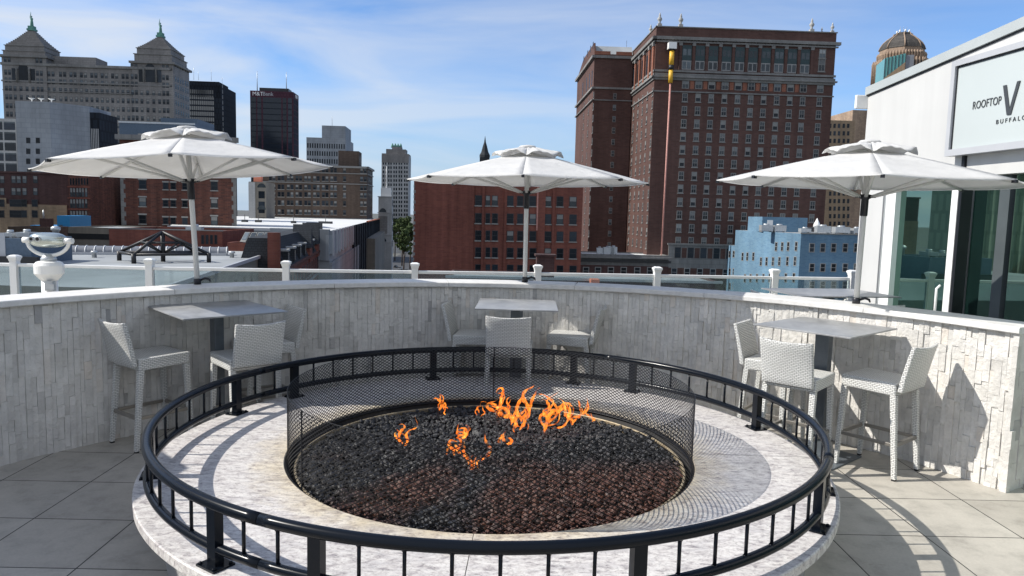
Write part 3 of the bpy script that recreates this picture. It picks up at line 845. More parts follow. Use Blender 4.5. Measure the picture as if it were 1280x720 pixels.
for lab, (u_, v_), ang in (('stool on the upper deck left of its table, only its back showing over the coping', (955, 362.5), 20),
                           ('stool on the upper deck in front of its table, beside the right umbrella pole', (1053, 373), 150),
                           ('stool on the upper deck by the glass door, its curved back top over the coping', (1101, 377.5), 70)):
    o = copy_tree(proto); p = pz(u_, v_, DZ+1.085); a = radians(ang); f = Vector((cos(a), sin(a)))
    o.location = (p.x+f.x*.31, p.y+f.y*.31, DZ); o.rotation_euler.z = a-pi/2; o['label'] = lab

# ---- umbrellas
def make_umbrella():
    """origin at the foot of the pole; octagonal canopy, rim 1.13 m and hub 1.04 m above the foot"""
    t = thing('patio_umbrella', 'x', 'umbrella', group='white octagonal patio umbrellas')
    RU, ZR, ZA = 1.31, 1.10, 1.44; rot0 = radians(-90+2)
    m = MB(); m.tube([(0, 0, .02), (0, 0, 1.40)], .024, n=16); m.build('pole', 'pole_metal', t)
    m = MB(); m.lathe([(.034, 0), (.034, .05), (.026, .056)], n=16); m.tube([(.03, 0, .04), (.07, 0, .055), (.105, 0, .045), (.115, 0, .02)], [.012, .012, .011, .007], n=8); m.build('clamp', 'hub_plastic', t)
    m = MB(); m.lathe([(.030, .80), (.032, .81), (.032, .95), (.055, .965), (.055, .985), (.038, .995)], n=16)
    for k in range(8): a = rot0+k*pi/4; m.box((.04, -.012, .965), (.085, .012, .99), rz=a, piv=(0, 0))
    m.build('hub', 'hub_plastic', t)
    V = [Vector((RU*cos(rot0+k*pi/4), RU*sin(rot0+k*pi/4), ZR)) for k in range(8)]
    apex = Vector((0, 0, ZA-.02)); r0 = .24
    def canopy(m, thick):
        for k in range(8):
            A, B = V[k], V[(k+1) % 8]
            def fn(u_, v_, A=A, B=B):
                t_ = r0/RU+(1-r0/RU)*u_
                pa, pb = apex.lerp(A, t_), apex.lerp(B, t_); p = pa.lerp(pb, v_); e = 4*v_*(1-v_)
                p = p.copy(); p.z -= .014*e*t_+thick; p.x *= 1-.016*e*max(0, t_-.3); p.y *= 1-.016*e*max(0, t_-.3)
                p.z += .004*sin(pi*u_)*(1-e)   # ribs bow upward a little
                return p
            m.grid(fn, 10, 10)
    m = MB(); canopy(m, 0); ob = m.build('canopy', 'umbrella_cloth', t)
    sf = ob.modifiers.new('cloth', 'SOLIDIFY'); sf.thickness = .002; sf.offset = -1
    # hem band
    m = MB()
    for k in range(8):
        A, B = V[k], V[(k+1) % 8]; rows = []
        for i in range(11):
            v_ = i/10; e = 4*v_*(1-v_); p = A.lerp(B, v_); p.z -= .014*e; q = 1-.016*e*.7; rows.append(Vector((p.x*q, p.y*q, p.z)))
        for a, b in zip(rows[:-1], rows[1:]): m.quad([a*1.0015, b*1.0015, b*1.0015-Vector((0, 0, .009)), a*1.0015-Vector((0, 0, .009))])
    m.build('hem', 'umbrella_cloth', t, recalc=False)
    # vent cap: eight puffed flaps
    m = MB(); rv = .385; rr = random.Random(3)
    jit = [rr.uniform(-.012, .012) for _ in range(8)]
    def vent(u_, v_):
        a = rot0+v_*2*pi; seg = (v_*8) % 1; e = sin(pi*seg); k = int(v_*8) % 8
        r = .03+(rv-.03)*u_*(.985+.03*(1-e)); base = ZA+.028-(ZA-ZR)*(r/RU)*.98
        puff = .030*e*u_**1.6+.012*sin(pi*u_)+.007*sin(a*13+u_*6)+.006*sin(a*29-u_*9)*u_+jit[k]*u_*e
        return (r*cos(a), r*sin(a), base-.018*(1-e)*u_**.8+puff*.8)
    m.grid(vent, 9, 96); ob = m.build('vent_cap', 'umbrella_cloth', t)
    sf = ob.modifiers.new('cloth', 'SOLIDIFY'); sf.thickness = .002; sf.offset = 0
    m = MB(); m.lathe([(.085, ZA+.005), (.10, ZA+.018), (.08, ZA+.034), (.03, ZA+.042)], n=14); m.build('top_knob', 'umbrella_cloth', t)
    ribm = MB(); L_ = hypot(RU, ZA-.03-ZR)
    for k in range(8):
        m = MB(); a = rot0+k*pi/4; d = Vector((cos(a), sin(a), 0))
        p0 = d*.05+Vector((0, 0, ZA-.045)); p1 = d*(RU-.01)+Vector((0, 0, ZR-.016))
        m.tube([p0, p0.lerp(p1, .5), p1], .011, n=6, flat=1.3); rb = m.build('rib', 'pole_metal', t)
        m = MB(); m.box((-.018, -.014, -.012), (.016, .014, .012), rz=a, piv=(0, 0)); m.build('tip_cap', 'hub_plastic', rb, p1)
        m = MB(); q = p0.lerp(p1, .60)-Vector((0, 0, .012)); h0 = d*.07+Vector((0, 0, .975))
        m.tube([h0, q], .0125, n=6, flat=1.3); m.build('strut', 'pole_metal', rb)
    return t
UM = [('umbrella at the left, widest white canopy, pole leaning a little', (247, 355.5), (-.052, .03), .28),
      ('umbrella in the middle of the wall, straight white pole between two brick buildings', (656, 352.5), (-.006, 0), -.08),
      ('umbrella at the right in front of the white sign building', (1070, 379.5), (.012, 0), -.40)]
up = make_umbrella(); ulist = []
for i, (lab, (u_, v_), tilt, rz) in enumerate(UM):
    o = up if i == 0 else copy_tree(up); p = pz(u_, v_, ZC)
    o.location = p; o.rotation_euler = (-tilt[1], tilt[0], rz); o['label'] = 'white patio '+lab; ulist.append(o)
o = copy_tree(up); o.location = (-5.4, 3.75, ZC); o['label'] = 'white patio umbrella beyond the left edge of the picture'
mb = MB(); mb.box((-.2, -.2, DZ), (.2, .2, DZ+.08)); mb.box((-.03, -.03, DZ+.08), (.03, .03, ZC)); tag(mb.build('umbrella_stand', 'steel_black', None, (-5.4, 3.75, 0)), 'black umbrella stand on the upper deck left of the picture', 'stand')

# ---- glass guard rail at the edge of the deck
rg = thing('glass_railing', 'white railing with square capped posts and glass panels along the far edge of the roof', 'railing', (0, 9, DZ))
RP = [(p.x, p.y) for p in rail_pts]; d0 = Vector(RP[1])-Vector(RP[0]); RP = [tuple(Vector(RP[0])-d0*2), tuple(Vector(RP[0])-d0)]+RP
ptm = MB(); ptm.box((-.042, -.042, 0), (.042, .042, 1.14)); pt_m = ptm.mesh('post', 'white_paint')
cpm = MB(); cpm.box((-.058, -.058, 1.14), (.058, .058, 1.165)); cpm.hexa([(-.056, -.056, 1.165), (.056, -.056, 1.165), (.056, .056, 1.165), (-.056, .056, 1.165), (-.03, -.03, 1.18), (.03, -.03, 1.18), (.03, .03, 1.18), (-.03, .03, 1.18)])
cpm.hexa([(-.044, -.044, 1.105), (.044, -.044, 1.105), (.044, .044, 1.105), (-.044, .044, 1.105), (-.053, -.053, 1.1395), (.053, -.053, 1.1395), (.053, .053, 1.1395), (-.053, .053, 1.1395)]); cp_m = cpm.mesh('post_cap', 'white_paint')
for i, (x, y) in enumerate(RP):
    nx, ny = RP[min(i+1, len(RP)-1)]; px_, py_ = RP[max(i-1, 0)]; a = atan2(ny-py_, nx-px_)
    p = inst(pt_m, 'post', rg, (x, y-9, 0), a); inst(cp_m, 'post_cap', p, (0, 0, 0))
for (x0, y0), (x1, y1) in zip(RP[:-1], RP[1:]):
    L_ = hypot(x1-x0, y1-y0); a = atan2(y1-y0, x1-x0)
    mb = MB(); mb.box((.044, -.022, 1.035), (L_-.044, .022, 1.075)); mb.build('top_rail', 'white_paint', rg, (x0, y0-9, 0), a, bevel=.006)
    mb = MB(); mb.box((.044, -.02, .08), (L_-.044, .02, .12)); mb.build('bottom_rail', 'white_paint', rg, (x0, y0-9, 0), a)
    mb = MB(); mb.box((.052, -.004, .121), (L_-.052, .004, 1.034)); mb.build('glass_panel', 'guard_glass', rg, (x0, y0-9, 0), a)

# ---- coin binocular viewer
VY = 7.5; vp = py(60, 300, VY)
bv = thing('binocular_viewer', 'silver and white coin-operated binocular viewer behind the left end of the wall', 'viewer', (vp.x, VY, DZ))
zt = lambda v_: py(60, v_, VY).z-DZ
m = MB(); m.lathe([(.16, 0), (.16, .04), (.085, .08), (.075, .3), (.075, zt(347))], n=24); m.build('pedestal', 'white_paint', bv)
z0, z1 = zt(349), zt(320)
m = MB(); m.lathe([(.078, z0-.01), (.098, z0+.012), (.132, z0+.055), (.136, z0+.062), (.138, z0+.145), (.134, z0+.152), (.118, z0+.178), (.10, z0+.186), (.075, z0+.19)], n=32, smooth=False); m.build('meter_head', 'white_paint', bv)
m = MB(); m.lathe([(.072, z0+.19), (.074, z0+.215), (.06, z0+.235), (.045, z0+.26)], n=20); m.build('swivel', 'duct_metal', bv)
m = MB(); m.box((.02, -.115, zt(362)), (.10, -.06, zt(350))); m.box((.035, -.125, zt(360)), (.12, -.116, zt(353))); m.build('coin_box', 'duct_metal', bv)
hz = zt(300); m = MB()
def hous(u_, v_):
    a = v_*2*pi; x = -.19+.38*u_; e = (1-abs(2*u_-1)**3.2)
    return (x, .095*e*cos(a)*1.05, hz+.078*e**.5*sin(a))
m.grid(hous, 20, 22); ob = m.build('binocular_housing', 'polished_metal', bv, rz=.10)
m = MB()
for x in (-.105, -.045): m.tube([(x, -.06, hz+.012), (x, -.115, hz+.012)], .026, 'duct_metal', n=14); m.tube([(x, -.112, hz+.012), (x, -.1165, hz+.012)], .017, 'steel_black', n=12)
m.build('eyepiece', None, bv, rz=.10)
m = MB(); m.tube([(-.255, 0, hz-.005), (-.17, 0, hz-.005)], .03, n=12); m.tube([(.17, 0, hz-.005), (.255, 0, hz-.005)], .03, n=12); m.build('side_handle', 'white_paint', bv)
m = MB(); pts = [(.215*cos(t)*1.0, 0, hz-.01+(.15)*sin(t)*-1) for t in [pi*i/16 for i in range(17)]]; m.tube(pts, .019, n=10); m.build('yoke', 'white_paint', bv)

# ================================================================== CITY
GZ = -32.0
g = MB(); g.quad([(-6000, -3000, 0), (6000, -3000, 0), (6000, 8500, 0), (-6000, 8500, 0)])
struct(g.build('ground', 'city_ground', None, (0, 0, GZ)))
WM = {}
def win(kind, w, h):
    """window mesh, origin bottom centre of the opening, outward = -y"""
    key = (kind, round(w, 2), round(h, 2))
    if key in WM: return WM[key]
    m = MB(); style = kind.split('_')[0]; fr, gl, bl = {
        'hotel': ('frame_hotel', 'glass_dark', 'glass_mid'), 'hotelb': ('frame_hotel', 'glass_dark', 'blind'), 'hotell': ('frame_hotel', 'glass_mid', 'glass_light'),
        'dark': ('frame_dark', 'glass_dark', 'glass_dark'), 'darkb': ('frame_dark', 'glass_mid', 'blind'), 'stone': ('frame_dark', 'glass_dark', 'glass_mid'),
        'stoneb': ('frame_dark', 'glass_mid', 'blind'), 'pale': ('sill_pale', 'blind', 'blind'), 'teal': ('teal_frame', 'glass_dark', 'glass_dark'),
        'white': ('frame_white', 'glass_dark', 'glass_dark'), 'plain': ('frame_dark', 'glass_dark', 'glass_dark')}[style]
    t = min(.10, w*.10); hw = w/2
    if style in ('hotel', 'hotelb', 'hotell', 'white'): t = min(.17, w*.13)
    m.box((-hw, -.05, 0), (-hw+t, 0.02, h), fr); m.box((hw-t, -.05, 0), (hw, 0.02, h), fr)
    m.box((-hw+t, -.05, h-t), (hw-t, .02, h), fr); m.box((-hw+t, -.05, 0), (hw-t, .02, t), fr)
    if style in ('hotel', 'hotelb', 'hotell', 'dark', 'darkb', 'stone', 'stoneb', 'white', 'teal'):
        m.box((-hw+t, -.045, h*.5-t*.35), (hw-t, .02, h*.5+t*.35), fr)
        if style in ('hotel', 'hotell'): m.box((-t*.25, -.04, t), (t*.25, .02, h*.5-t*.35), fr); m.box((-t*.25, -.04, h*.5+t*.35), (t*.25, .02, h-t), fr)
        m.box((-hw+t, -.015, t), (hw-t, .02, h*.5-t*.35), gl); m.box((-hw+t, -.015, h*.5+t*.35), (hw-t, .02, h-t), bl)
    else: m.box((-hw+t, -.015, t), (hw-t, .02, h-t), gl)
    if kind.endswith('_s'): m.box((-hw-.12, -.16, -.20), (hw+.12, .02, -.002), 'sill_pale' if style in ('dark', 'darkb') else 'sill_stone')
    if kind.endswith('_sl'):
        m.box((-hw-.1, -.16, -.18), (hw+.1, .02, -.002), 'sill_pale'); m.box((-hw-.12, -.10, h+.002), (hw+.12, .02, h+.28), 'sill_pale')
    WM[key] = m.mesh('window', None); return WM[key]

class Face:
    """vertical plane of a building; local x runs along it, outward is local -y"""
    def __init__(s, bld, ox, oy, beta):
        s.b = bld; s.ox, s.oy, s.beta = ox, oy, beta      # in building-local coordinates
        a = bld.al; s.wo = (bld.x+ox*cos(a)-oy*sin(a), bld.y+ox*sin(a)+oy*cos(a)); s.wa = a+beta
    def at(s, u_, v_):
        r = ray(u_, v_); dx, dy = cos(s.wa), sin(s.wa); nx, ny = dy, -dx
        t = (s.wo[0]*nx+s.wo[1]*ny)/(r.x*nx+r.y*ny)
        P = r*t; return ((P.x-s.wo[0])*dx+(P.y-s.wo[1])*dy, EYE+P.z-s.b.z)
    def pos(s, a, z, out=0): return (s.ox+a*cos(s.beta)+out*sin(s.beta), s.oy+a*sin(s.beta)-out*cos(s.beta), z)
    def box(s, mb, a0, a1, z0, z1, o0, o1, m=None):
        P = [s.pos(a0, z0, o1), s.pos(a1, z0, o1), s.pos(a1, z0, o0), s.pos(a0, z0, o0), s.pos(a0, z1, o1), s.pos(a1, z1, o1), s.pos(a1, z1, o0), s.pos(a0, z1, o0)]
        mb.hexa(P, m)
class Bld:
    def __init__(s, name, label, cat, u0, u1, D, vtop, depth, alpha=2, uref=None, vref=None, z=None):
        """front left corner on pixel column u0 at distance D, front right corner on column u1"""
        s.al = radians(alpha); v = vref or vtop
        P = py(u0, v, D); s.x, s.y = P.x, P.y; s.z = GZ if z is None else z
        r = ray(u1, v); dx, dy = cos(s.al), sin(s.al)
        # intersect: s.x + w dx = t r.x ; s.y + w dy = t r.y
        s.w = (s.y*r.x-s.x*r.y)/(dx*r.y-dy*r.x)
        s.h = py(u0, vtop, D).z-s.z; s.d = depth
        s.root = thing(name, label, cat, (s.x, s.y, s.z), s.al)
        s.wins = []
        s.F = Face(s, 0, 0, 0); s.L = Face(s, 0, depth, -pi/2); s.Rr = Face(s, s.w, 0, pi/2)
    def body(s, mat, roof='roof_dark', parapet=.6, name='wall'):
        m = MB(); m.prism([(0, 0), (s.w, 0), (s.w, s.d), (0, s.d)], 0, s.h-parapet, mat, roof)
        if parapet:
            t = .35
            for a, b in (((0, 0), (s.w, t)), ((0, s.d-t), (s.w, s.d)), ((0, t), (t, s.d-t)), ((s.w-t, t), (s.w, s.d-t))):
                m.box((a[0], a[1], s.h-parapet), (b[0], b[1], s.h), mat)
        return m.build(name, None, s.root)
    def band(s, face, L_, z0, z1, out, mat, name='cornice', a0=0, ext=None):
        ext = out if ext is None else ext
        m = MB(); face.box(m, a0-ext, L_+ext, z0, z1, -.02, out); return m.build(name, mat, s.root)
    def grid(s, face, cols, rows, w, h, kinds, skip=0, rnd=None):
        rnd = rnd or random.Random(5)
        for z in rows:
            for a in cols:
                if rnd.random() < skip: continue
                s.wins.append((face, a, z, rnd.choice(kinds), w, h))
    def flush(s, name='window'):
        camx = Vector((0, 0, EYE)); L_ = []
        for (f, a, z, k, w, h) in s.wins:
            p = f.pos(a, z, .012); wp = Vector((s.x+p[0]*cos(s.al)-p[1]*sin(s.al), s.y+p[0]*sin(s.al)+p[1]*cos(s.al), s.z+z))
            n = Vector((sin(f.wa), -cos(f.wa), 0)); d = wp-camx; size = w*h*abs(n.dot(d.normalized()))/d.length_squared
            pu = F*d.x/(d.y) if d.y > 0 else 9e9
            if wp.z < EYE-d.length*.17 or abs(pu) > 720: size *= .001     # behind the terrace wall or off the picture
            L_.append((size, f, p, k, w, h))
        L_.sort(key=lambda q: -q[0])
        for q in L_[:100]: inst(win(q[3], q[4], q[5]), name, s.root, q[2], q[1].beta)
        if len(L_) > 100:
            m = MB()
            for _, f, p, k, w, h in L_[100:]:
                me = win(k, w, h); b = len(m.v); cb, sb = cos(f.beta), sin(f.beta)
                m.v += [(p[0]+v.co.x*cb-v.co.y*sb, p[1]+v.co.x*sb+v.co.y*cb, p[2]+v.co.z) for v in me.vertices]
                mm = [m._m(x.name) for x in me.materials]
                for pl in me.polygons: m.f.append(tuple(b+i for i in pl.vertices)); m.mi.append(mm[pl.material_index]); m.sm.append(False); m.tone.append(0)
            o = m.build('further_windows', None, s.root, recalc=False); o['kind'] = 'stuff'
def lin(a, b, n): return [a+(b-a)*i/(n-1) for i in range(n)] if n > 1 else [(a+b)/2]
def acunit(parent, x, y, z, w, d, h, name='air_handler'):
    m = MB(); m.box((x, y, z+.25), (x+w, y+d, z+h)); m.box((x+.1, y+.1, z), (x+.3, y+d-.1, z+.25)); m.box((x+w-.3, y+.1, z), (x+w-.1, y+d-.1, z+.25))
    m.lathe([(w*.25, z+h), (w*.25, z+h+.25), (w*.2, z+h+.3)], n=12, c=(x+w/2, y+d/2)); return m.build(name, 'duct_metal', parent)
def mast(parent, x, y, z, h, r=.12, name='antenna', bars=3):
    m = MB(); m.tube([(x, y, z), (x, y, z+h)], [r, r*.4], n=6)
    for i in range(bars): k = z+h*(.55+.13*i); m.box((x-h*.06, y-.04, k), (x+h*.06, y+.04, k+.08))
    return m.build(name, 'duct_metal', parent)
def boxp(parent, name, mat, a, b):
    m = MB(); m.box(a, b); return m.build(name, mat, parent)

# ---------------------------------------------------------------- twin-towered stone office
D = 320
b = Bld('stone_office_tower', 'long grey stone office tower with two stepped temple roofs, a green statue on each', 'building', 4, 213, D, 84, 17, 3, vref=84)
fz = lambda u_, v_: b.F.at(u_, v_)[1]; fa = lambda u_, v_=100: b.F.at(u_, v_)[0]
hM = fz(130, 84); W = b.w; zc1 = fz(60, 103.5)
m = MB(); m.prism([(0, 0), (W, 0), (W, b.d), (0, b.d)], 0, hM, 'stone_grey', 'roof_dark'); m.build('wall', None, b.root)
def tower(a0, a1, zc, steps, apexz, dd, y0=-.5, st_h=7.5):
    w = a1-a0; m = MB(); m.box((a0, y0, 0), (a1, dd, zc), 'stone_grey'); m.build('corner_tower', None, b.root)
    m = MB(); m.box((a0-1.0, y0-1.0, zc), (a1+1.0, dd+1, zc+.9)); m.build('cornice', 'stone_trim', b.root)
    m = MB(); z = zc+.9; cx, cy = (a0+a1)/2, (y0+dd)/2; hw, hd = w/2, (dd-y0)/2
    for i, (sc_, h) in enumerate(steps):
        m.box((cx-hw*sc_, cy-hd*sc_, z), (cx+hw*sc_, cy+hd*sc_, z+h), 'stone_grey'); m.box((cx-hw*sc_-.35, cy-hd*sc_-.35, z+h-.3), (cx+hw*sc_+.35, cy+hd*sc_+.35, z+h+.001), 'stone_trim'); z += h
    n_ = 12; zs = z; s0_ = steps[-1][0]
    for i in range(n_):
        k = s0_*(1-(i+.5)/n_*.86)*(1-.06*sin(pi*(i+.5)/n_)); h = (apexz-zs)/n_
        m.box((cx-hw*k, cy-hd*k, z), (cx+hw*k, cy+hd*k, z+h+.002*i), 'stone_grey'); z += h
    m.build('stepped_roof', None, b.root)
    # pedestal and statue with raised arm
    m = MB(); m.box((cx-1.5, cy-1.5, z), (cx+1.5, cy+1.5, z+.8)); m.box((cx-1.15, cy-1.15, z+.8), (cx+1.15, cy+1.15, z+2.0)); m.build('pedestal', 'copper_green', b.root)
    z += 2; q_ = .66
    m = MB(); m.lathe([(1.0*q_, z), (1.05*q_, z+.3*q_), (.9*q_, z+2*q_), (.8*q_, z+3.2*q_), (.62*q_, z+3.7*q_), (.85*q_, z+4.6*q_), (.80*q_, z+5.1*q_), (.28*q_, z+5.5*q_), (.22*q_, z+5.7*q_), (.42*q_, z+6.0*q_), (.42*q_, z+6.4*q_), (.2*q_, z+6.75*q_)], n=12, c=(cx, cy))
    m.tube([(cx-.7*q_, cy, z+4.9*q_), (cx-.75*q_, cy-.1, z+6.2*q_), (cx-.35*q_, cy-.1, z+7.8*q_), (cx-.3*q_, cy-.1, z+9.2*q_)], [.3*q_, .24*q_, .2*q_, .1*q_], n=7)
    m.tube([(cx+.7*q_, cy, z+4.9*q_), (cx+.85*q_, cy-.3, z+3.9*q_), (cx+.5*q_, cy-.6, z+3.7*q_)], [.3*q_, .24*q_, .2*q_], n=7)
    m.build('statue', 'copper_green', b.root)
a0, a1 = fa(4), fa(59.5); zt1 = fz(30, 72)
tower(a0, a1, zt1, [(.95, fz(30, 66)-zt1), (.88, 2.3)], py(41, 39, 327).z-GZ, 13)
a2, a3 = fa(166, 90), fa(217, 90); zt2 = fz(190, 80)
tower(a2, a3+.0, zt2, [(.92, fz(190, 70)-zt2), (.83, fz(190, 62)-fz(190, 70))], py(196, 46.5, 331).z-GZ, 17.4)
m = MB(); m.box((a1, 4, hM), (fa(114, 75), 14, fz(100, 69))); m.build('penthouse', 'stone_grey', b.root)
b.band(b.F, W, hM-.5, hM+.6, .8, 'stone_trim'); b.band(b.F, W, zc1, zc1+.6, .7, 'stone_trim'); b.band(b.F, W, fz(60, 114.5), fz(60, 114.5)+.35, .5, 'stone_trim')
b.band(Face(b, W, 0, pi/2), b.d, zc1, zc1+.6, .7, 'stone_trim'); b.band(Face(b, W, 0, pi/2), b.d, hM-.5, hM+.6, .8, 'stone_trim')
colp = [64, 78.5, 91.5, 104.5, 117.5, 130.5, 143.5, 156.5]; rowz = [fz(78, v) for v in (96, 105.5, 115.8, 126.5, 137.4, 148, 158.4, 168.7, 179)]
rr = random.Random(2)
for j, z in enumerate(rowz):
    for u_ in colp:
        a = fa(u_)
        if j < 2: b.wins.append((b.F, a-.85, z, 'stone', 1.25, 2.1)); b.wins.append((b.F, a+.85, z, rr.choice(['stone', 'stoneb']), 1.25, 2.1))
        else:
            for dx in (-1.1, 1.1): b.wins.append((b.F, a+dx, z, rr.choice(['stone', 'stone', 'stoneb']), 1.15, 2.0))
fT = Face(b, 0, -.5, 0)
for u_s, base in (((11, 50.5), 0), ((168.5, 207.5), 1)):
    for j, z in enumerate([fz(30, 78.5+base*3)]+rowz):
        for u_ in u_s:
            for dx in (-.8, .8): b.wins.append((fT, fa(u_)+dx, z, 'stone', 1.2, 2.1))
for c_, zz in ((30.5, rowz), (188.5, rowz)):
    for z in rowz[2:]:
        for dx in (-7.4, -4.4, -1.5, 1.5, 4.4, 7.4)[1:5]: b.wins.append((fT, fa(c_)+dx*.85, z, rr.choice(['stone', 'stoneb']), 1.2, 2.0))
    # arched centre bay with two columns
    a = fa(c_); zb = fz(c_, 103); zt_ = fz(c_, 86); m = MB()
    m.box((a-2.0, -.56, zb), (a+2.0, -.50, zt_)); pts = [(a+2.0*cos(t), zt_+2.2*sin(t)) for t in [pi*i/10 for i in range(11)]]
    m.quad([(x, -.56, z) for x, z in pts]); m.build('arched_window', 'glass_dark', b.root)
    for dx in (-3.9, 3.9): boxp(b.root, 'side_window', 'glass_dark', (a+dx-.9, -.56, zb), (a+dx+.9, -.5, zt_))
    for dx in (-2.6, 2.6):
        m = MB(); m.lathe([(.42, zb), (.38, zt_-.5), (.55, zt_)], n=10, c=(a+dx, -.85)); m.build('column', 'stone_trim', b.root)
fR = Face(b, a3, -.5, pi/2)
for z in [fz(190, 81.5)]+rowz:
    for a in (2.5, 5, 8, 10.5, 13.5, 16): b.wins.append((fR, a, z, 'stone', 1.3, 2.1))
b.flush()

# ---------------------------------------------------------------- dark slab tower
D = 505
b = Bld('black_office_tower', 'near-black office slab with rows of pale window slots behind the stone tower', 'building', 216, 276, D, 104, 33, 4, vref=104)
b.body('dark_cladding', parapet=0)
f = b.F; a0, a1 = f.at(234, 120)[0], f.at(267.5, 120)[0]; kk = 0
for v_ in [114.5+6.85*i for i in range(13)]:
    z = f.at(250, v_+2.6)[1]
    for i in range(13): b.wins.append((f, a0+(a1-a0)*(i+.5)/13, z, 'pale', .95, 2.6))
for v_ in [112+6.6*i for i in range(12)]:
    b.wins.append((b.Rr, 3.4, b.Rr.at(285, v_)[1]-1, 'pale', 1.5, 2.6))
m = MB()
for i in range(27): a = b.w*i/26; f.box(m, a-.18, a+.18, b.h-8.5, b.h, 0, .35)
m.build('fins', 'dark_cladding', b.root)
m = MB(); m.box((b.w*.25, 6, b.h), (b.w*.9, 26, b.h+3.0)); m.build('plant_room', 'dark_cladding', b.root)
for x, h in ((.35, 9), (.45, 6), (.72, 8), (.95, 7)): mast(b.root, b.w*x, 8, b.h+(4 if x < .9 else 0), h)
b.flush()

# ---------------------------------------------------------------- maroon bank tower
D = 520
b = Bld('bank_tower', 'dark glass bank tower framed in maroon with white lettering along its top', 'building', 312.6, 366.5, D, 113, 17, 4, vref=120)
b.body('maroon_cladding', parapet=.6)
f = b.F; zb0 = f.at(330, 121.5)[1]; cols = [(313.8, 320.3), (321.8, 326.8), (328.8, 351.8), (353.5, 358.2), (360, 365)]
for c0, c1 in cols:
    a0, a1 = f.at(c0, 150)[0], f.at(c1, 150)[0]; n_ = 17
    m = MB()
    for i in range(n_):
        z1 = zb0-i*4.0; f.box(m, a0, a1, z1-3.35, z1, -.02, .05, 'glass_tower'); f.box(m, a0, a1, z1-4.0, z1-3.352, -.02, .10, 'dark_cladding')
    m.build('glass_bay', None, b.root)
m = MB()
for i in range(17):
    z1 = zb0-i*4.0
    for k in range(2): b.Rr.box(m, 1.2+k*7.8, 7.6+k*7.8, z1-3.3, z1, -.02, .05)
m.build('side_glazing', 'dark_cladding', b.root)
def lettering(parent, txt, size, loc, rot, mat, name='lettering', ext=.05, sx=1, shear=0, spacing=1):
    cu = bpy.data.curves.new(name, 'FONT'); cu.body = txt; cu.size = size; cu.extrude = ext; cu.space_character = spacing; cu.shear = shear
    tmp = bpy.data.objects.new('tmp', cu); COL.objects.link(tmp); dg = bpy.context.evaluated_depsgraph_get()
    me = bpy.data.meshes.new_from_object(tmp.evaluated_get(dg)); bpy.data.objects.remove(tmp); me.materials.clear(); me.materials.append(M[mat])
    o = bpy.data.objects.new(name, me); COL.objects.link(o); o.parent = parent; o.location = loc; o.rotation_euler = rot; o.scale = (sx, 1, 1); return o
a, z = f.at(315.5, 119.2); lettering(b.root, 'M&T', 3.7, f.pos(a, z, .12), (pi/2, 0, 0), 'white_paint', ext=.2)
a, z = f.at(328.2, 119.5); lettering(b.root, 'Bank', 3.8, f.pos(a, z, .12), (pi/2, 0, 0), 'sign_frame', ext=.1)
a, z = b.Rr.at(369.0, 122.5); lettering(b.root, 'M&T', 3.4, b.Rr.pos(a, z, .12), (pi/2, 0, pi/2), 'white_paint', ext=.2)
m = MB(); m.box((b.w*.18, 4, b.h-.5), (b.w*.86, 14, b.h+2.8)); m.build('plant_room', 'black_trim', b.root)
mast(b.root, b.w*.14, 3, b.h, 14, .35); mast(b.root, b.w*.82, 3, b.h+2, 12, .3)
b.flush()

# ---------------------------------------------------------------- grey office with penthouse
D = 480
b = Bld('grey_office_block', 'pale grey office block with a sloping-sided penthouse, behind the brown brick block', 'building', 383, 432, D, 171.5, 34, 4, vref=172)
b.body('concrete_pale', parapet=.5); f = b.F
for v_ in (184, 193.6, 203.2):
    z = f.at(400, v_)[1]
    for i in range(16): b.wins.append((f, b.w*(i+.6)/16.2, z-.6, 'plain', .8, 3.0))
m = MB(); a0, z0 = f.at(400.5, 171.5); a1, z1 = f.at(432, 157); m.prism([(a0, 5), (a1-1, 5), (a1-1, 30), (a0, 30)], b.h-.6, z1+.2); m.build('penthouse', 'concrete_pale', b.root)
mast(b.root, b.w*.6, 8, z1, 7, .15); b.flush()

# ---------------------------------------------------------------- brown brick block
D = 300
b = Bld('brown_brick_block', 'wide brown brick block with pairs of windows and stone bands in the middle distance', 'building', 318, 459, D, 205, 22, 5, vref=206)
b.body('brick_brown', parapet=.8); f = b.F
cols = [340.3, 351.3, 362.8, 373.5, 384.5, 395.5, 406.5, 417, 430.7, 454.3]; rows = [214, 224.5, 235.5, 244.8, 255.2, 266.5]
rr = random.Random(4)
for v_ in rows:
    for u_ in cols:
        a, z = f.at(u_, v_+.012*(u_-400)+1.8)
        for dx in ((-.72, .72) if u_ != 430.7 else (0,)): b.wins.append((f, a+dx, z, rr.choice(['dark_s', 'stone_s', 'stoneb_s', 'darkb_s', 'dark_s']), 1.2, 2.0))
for v_ in (216.5, 229.5, 273): z = f.at(400, v_)[1]; b.band(f, b.w, z, z+.35, .35, 'sill_stone'); b.band(b.Rr, b.d, z, z+.35, .35, 'sill_stone')
b.band(f, b.w, b.h-.5, b.h+.3, .7, 'sill_stone'); b.band(b.Rr, b.d, b.h-.5, b.h+.3, .7, 'sill_stone')
for v_ in rows:
    for a in (3.5, 8.5, 13.5, 18.5): b.wins.append((b.Rr, a, b.F.at(459, v_+2.4)[1], 'dark', 1.3, 2.0))
a0, z0 = f.at(421, 205); a1, z1 = f.at(447, 188); m = MB(); m.box((a0, 4, b.h-1), (a1, 14, z1)); m.build('stair_tower', 'brick_brown', b.root)
mast(b.root, b.w*.92, 6, b.h, 5, .12); b.flush()

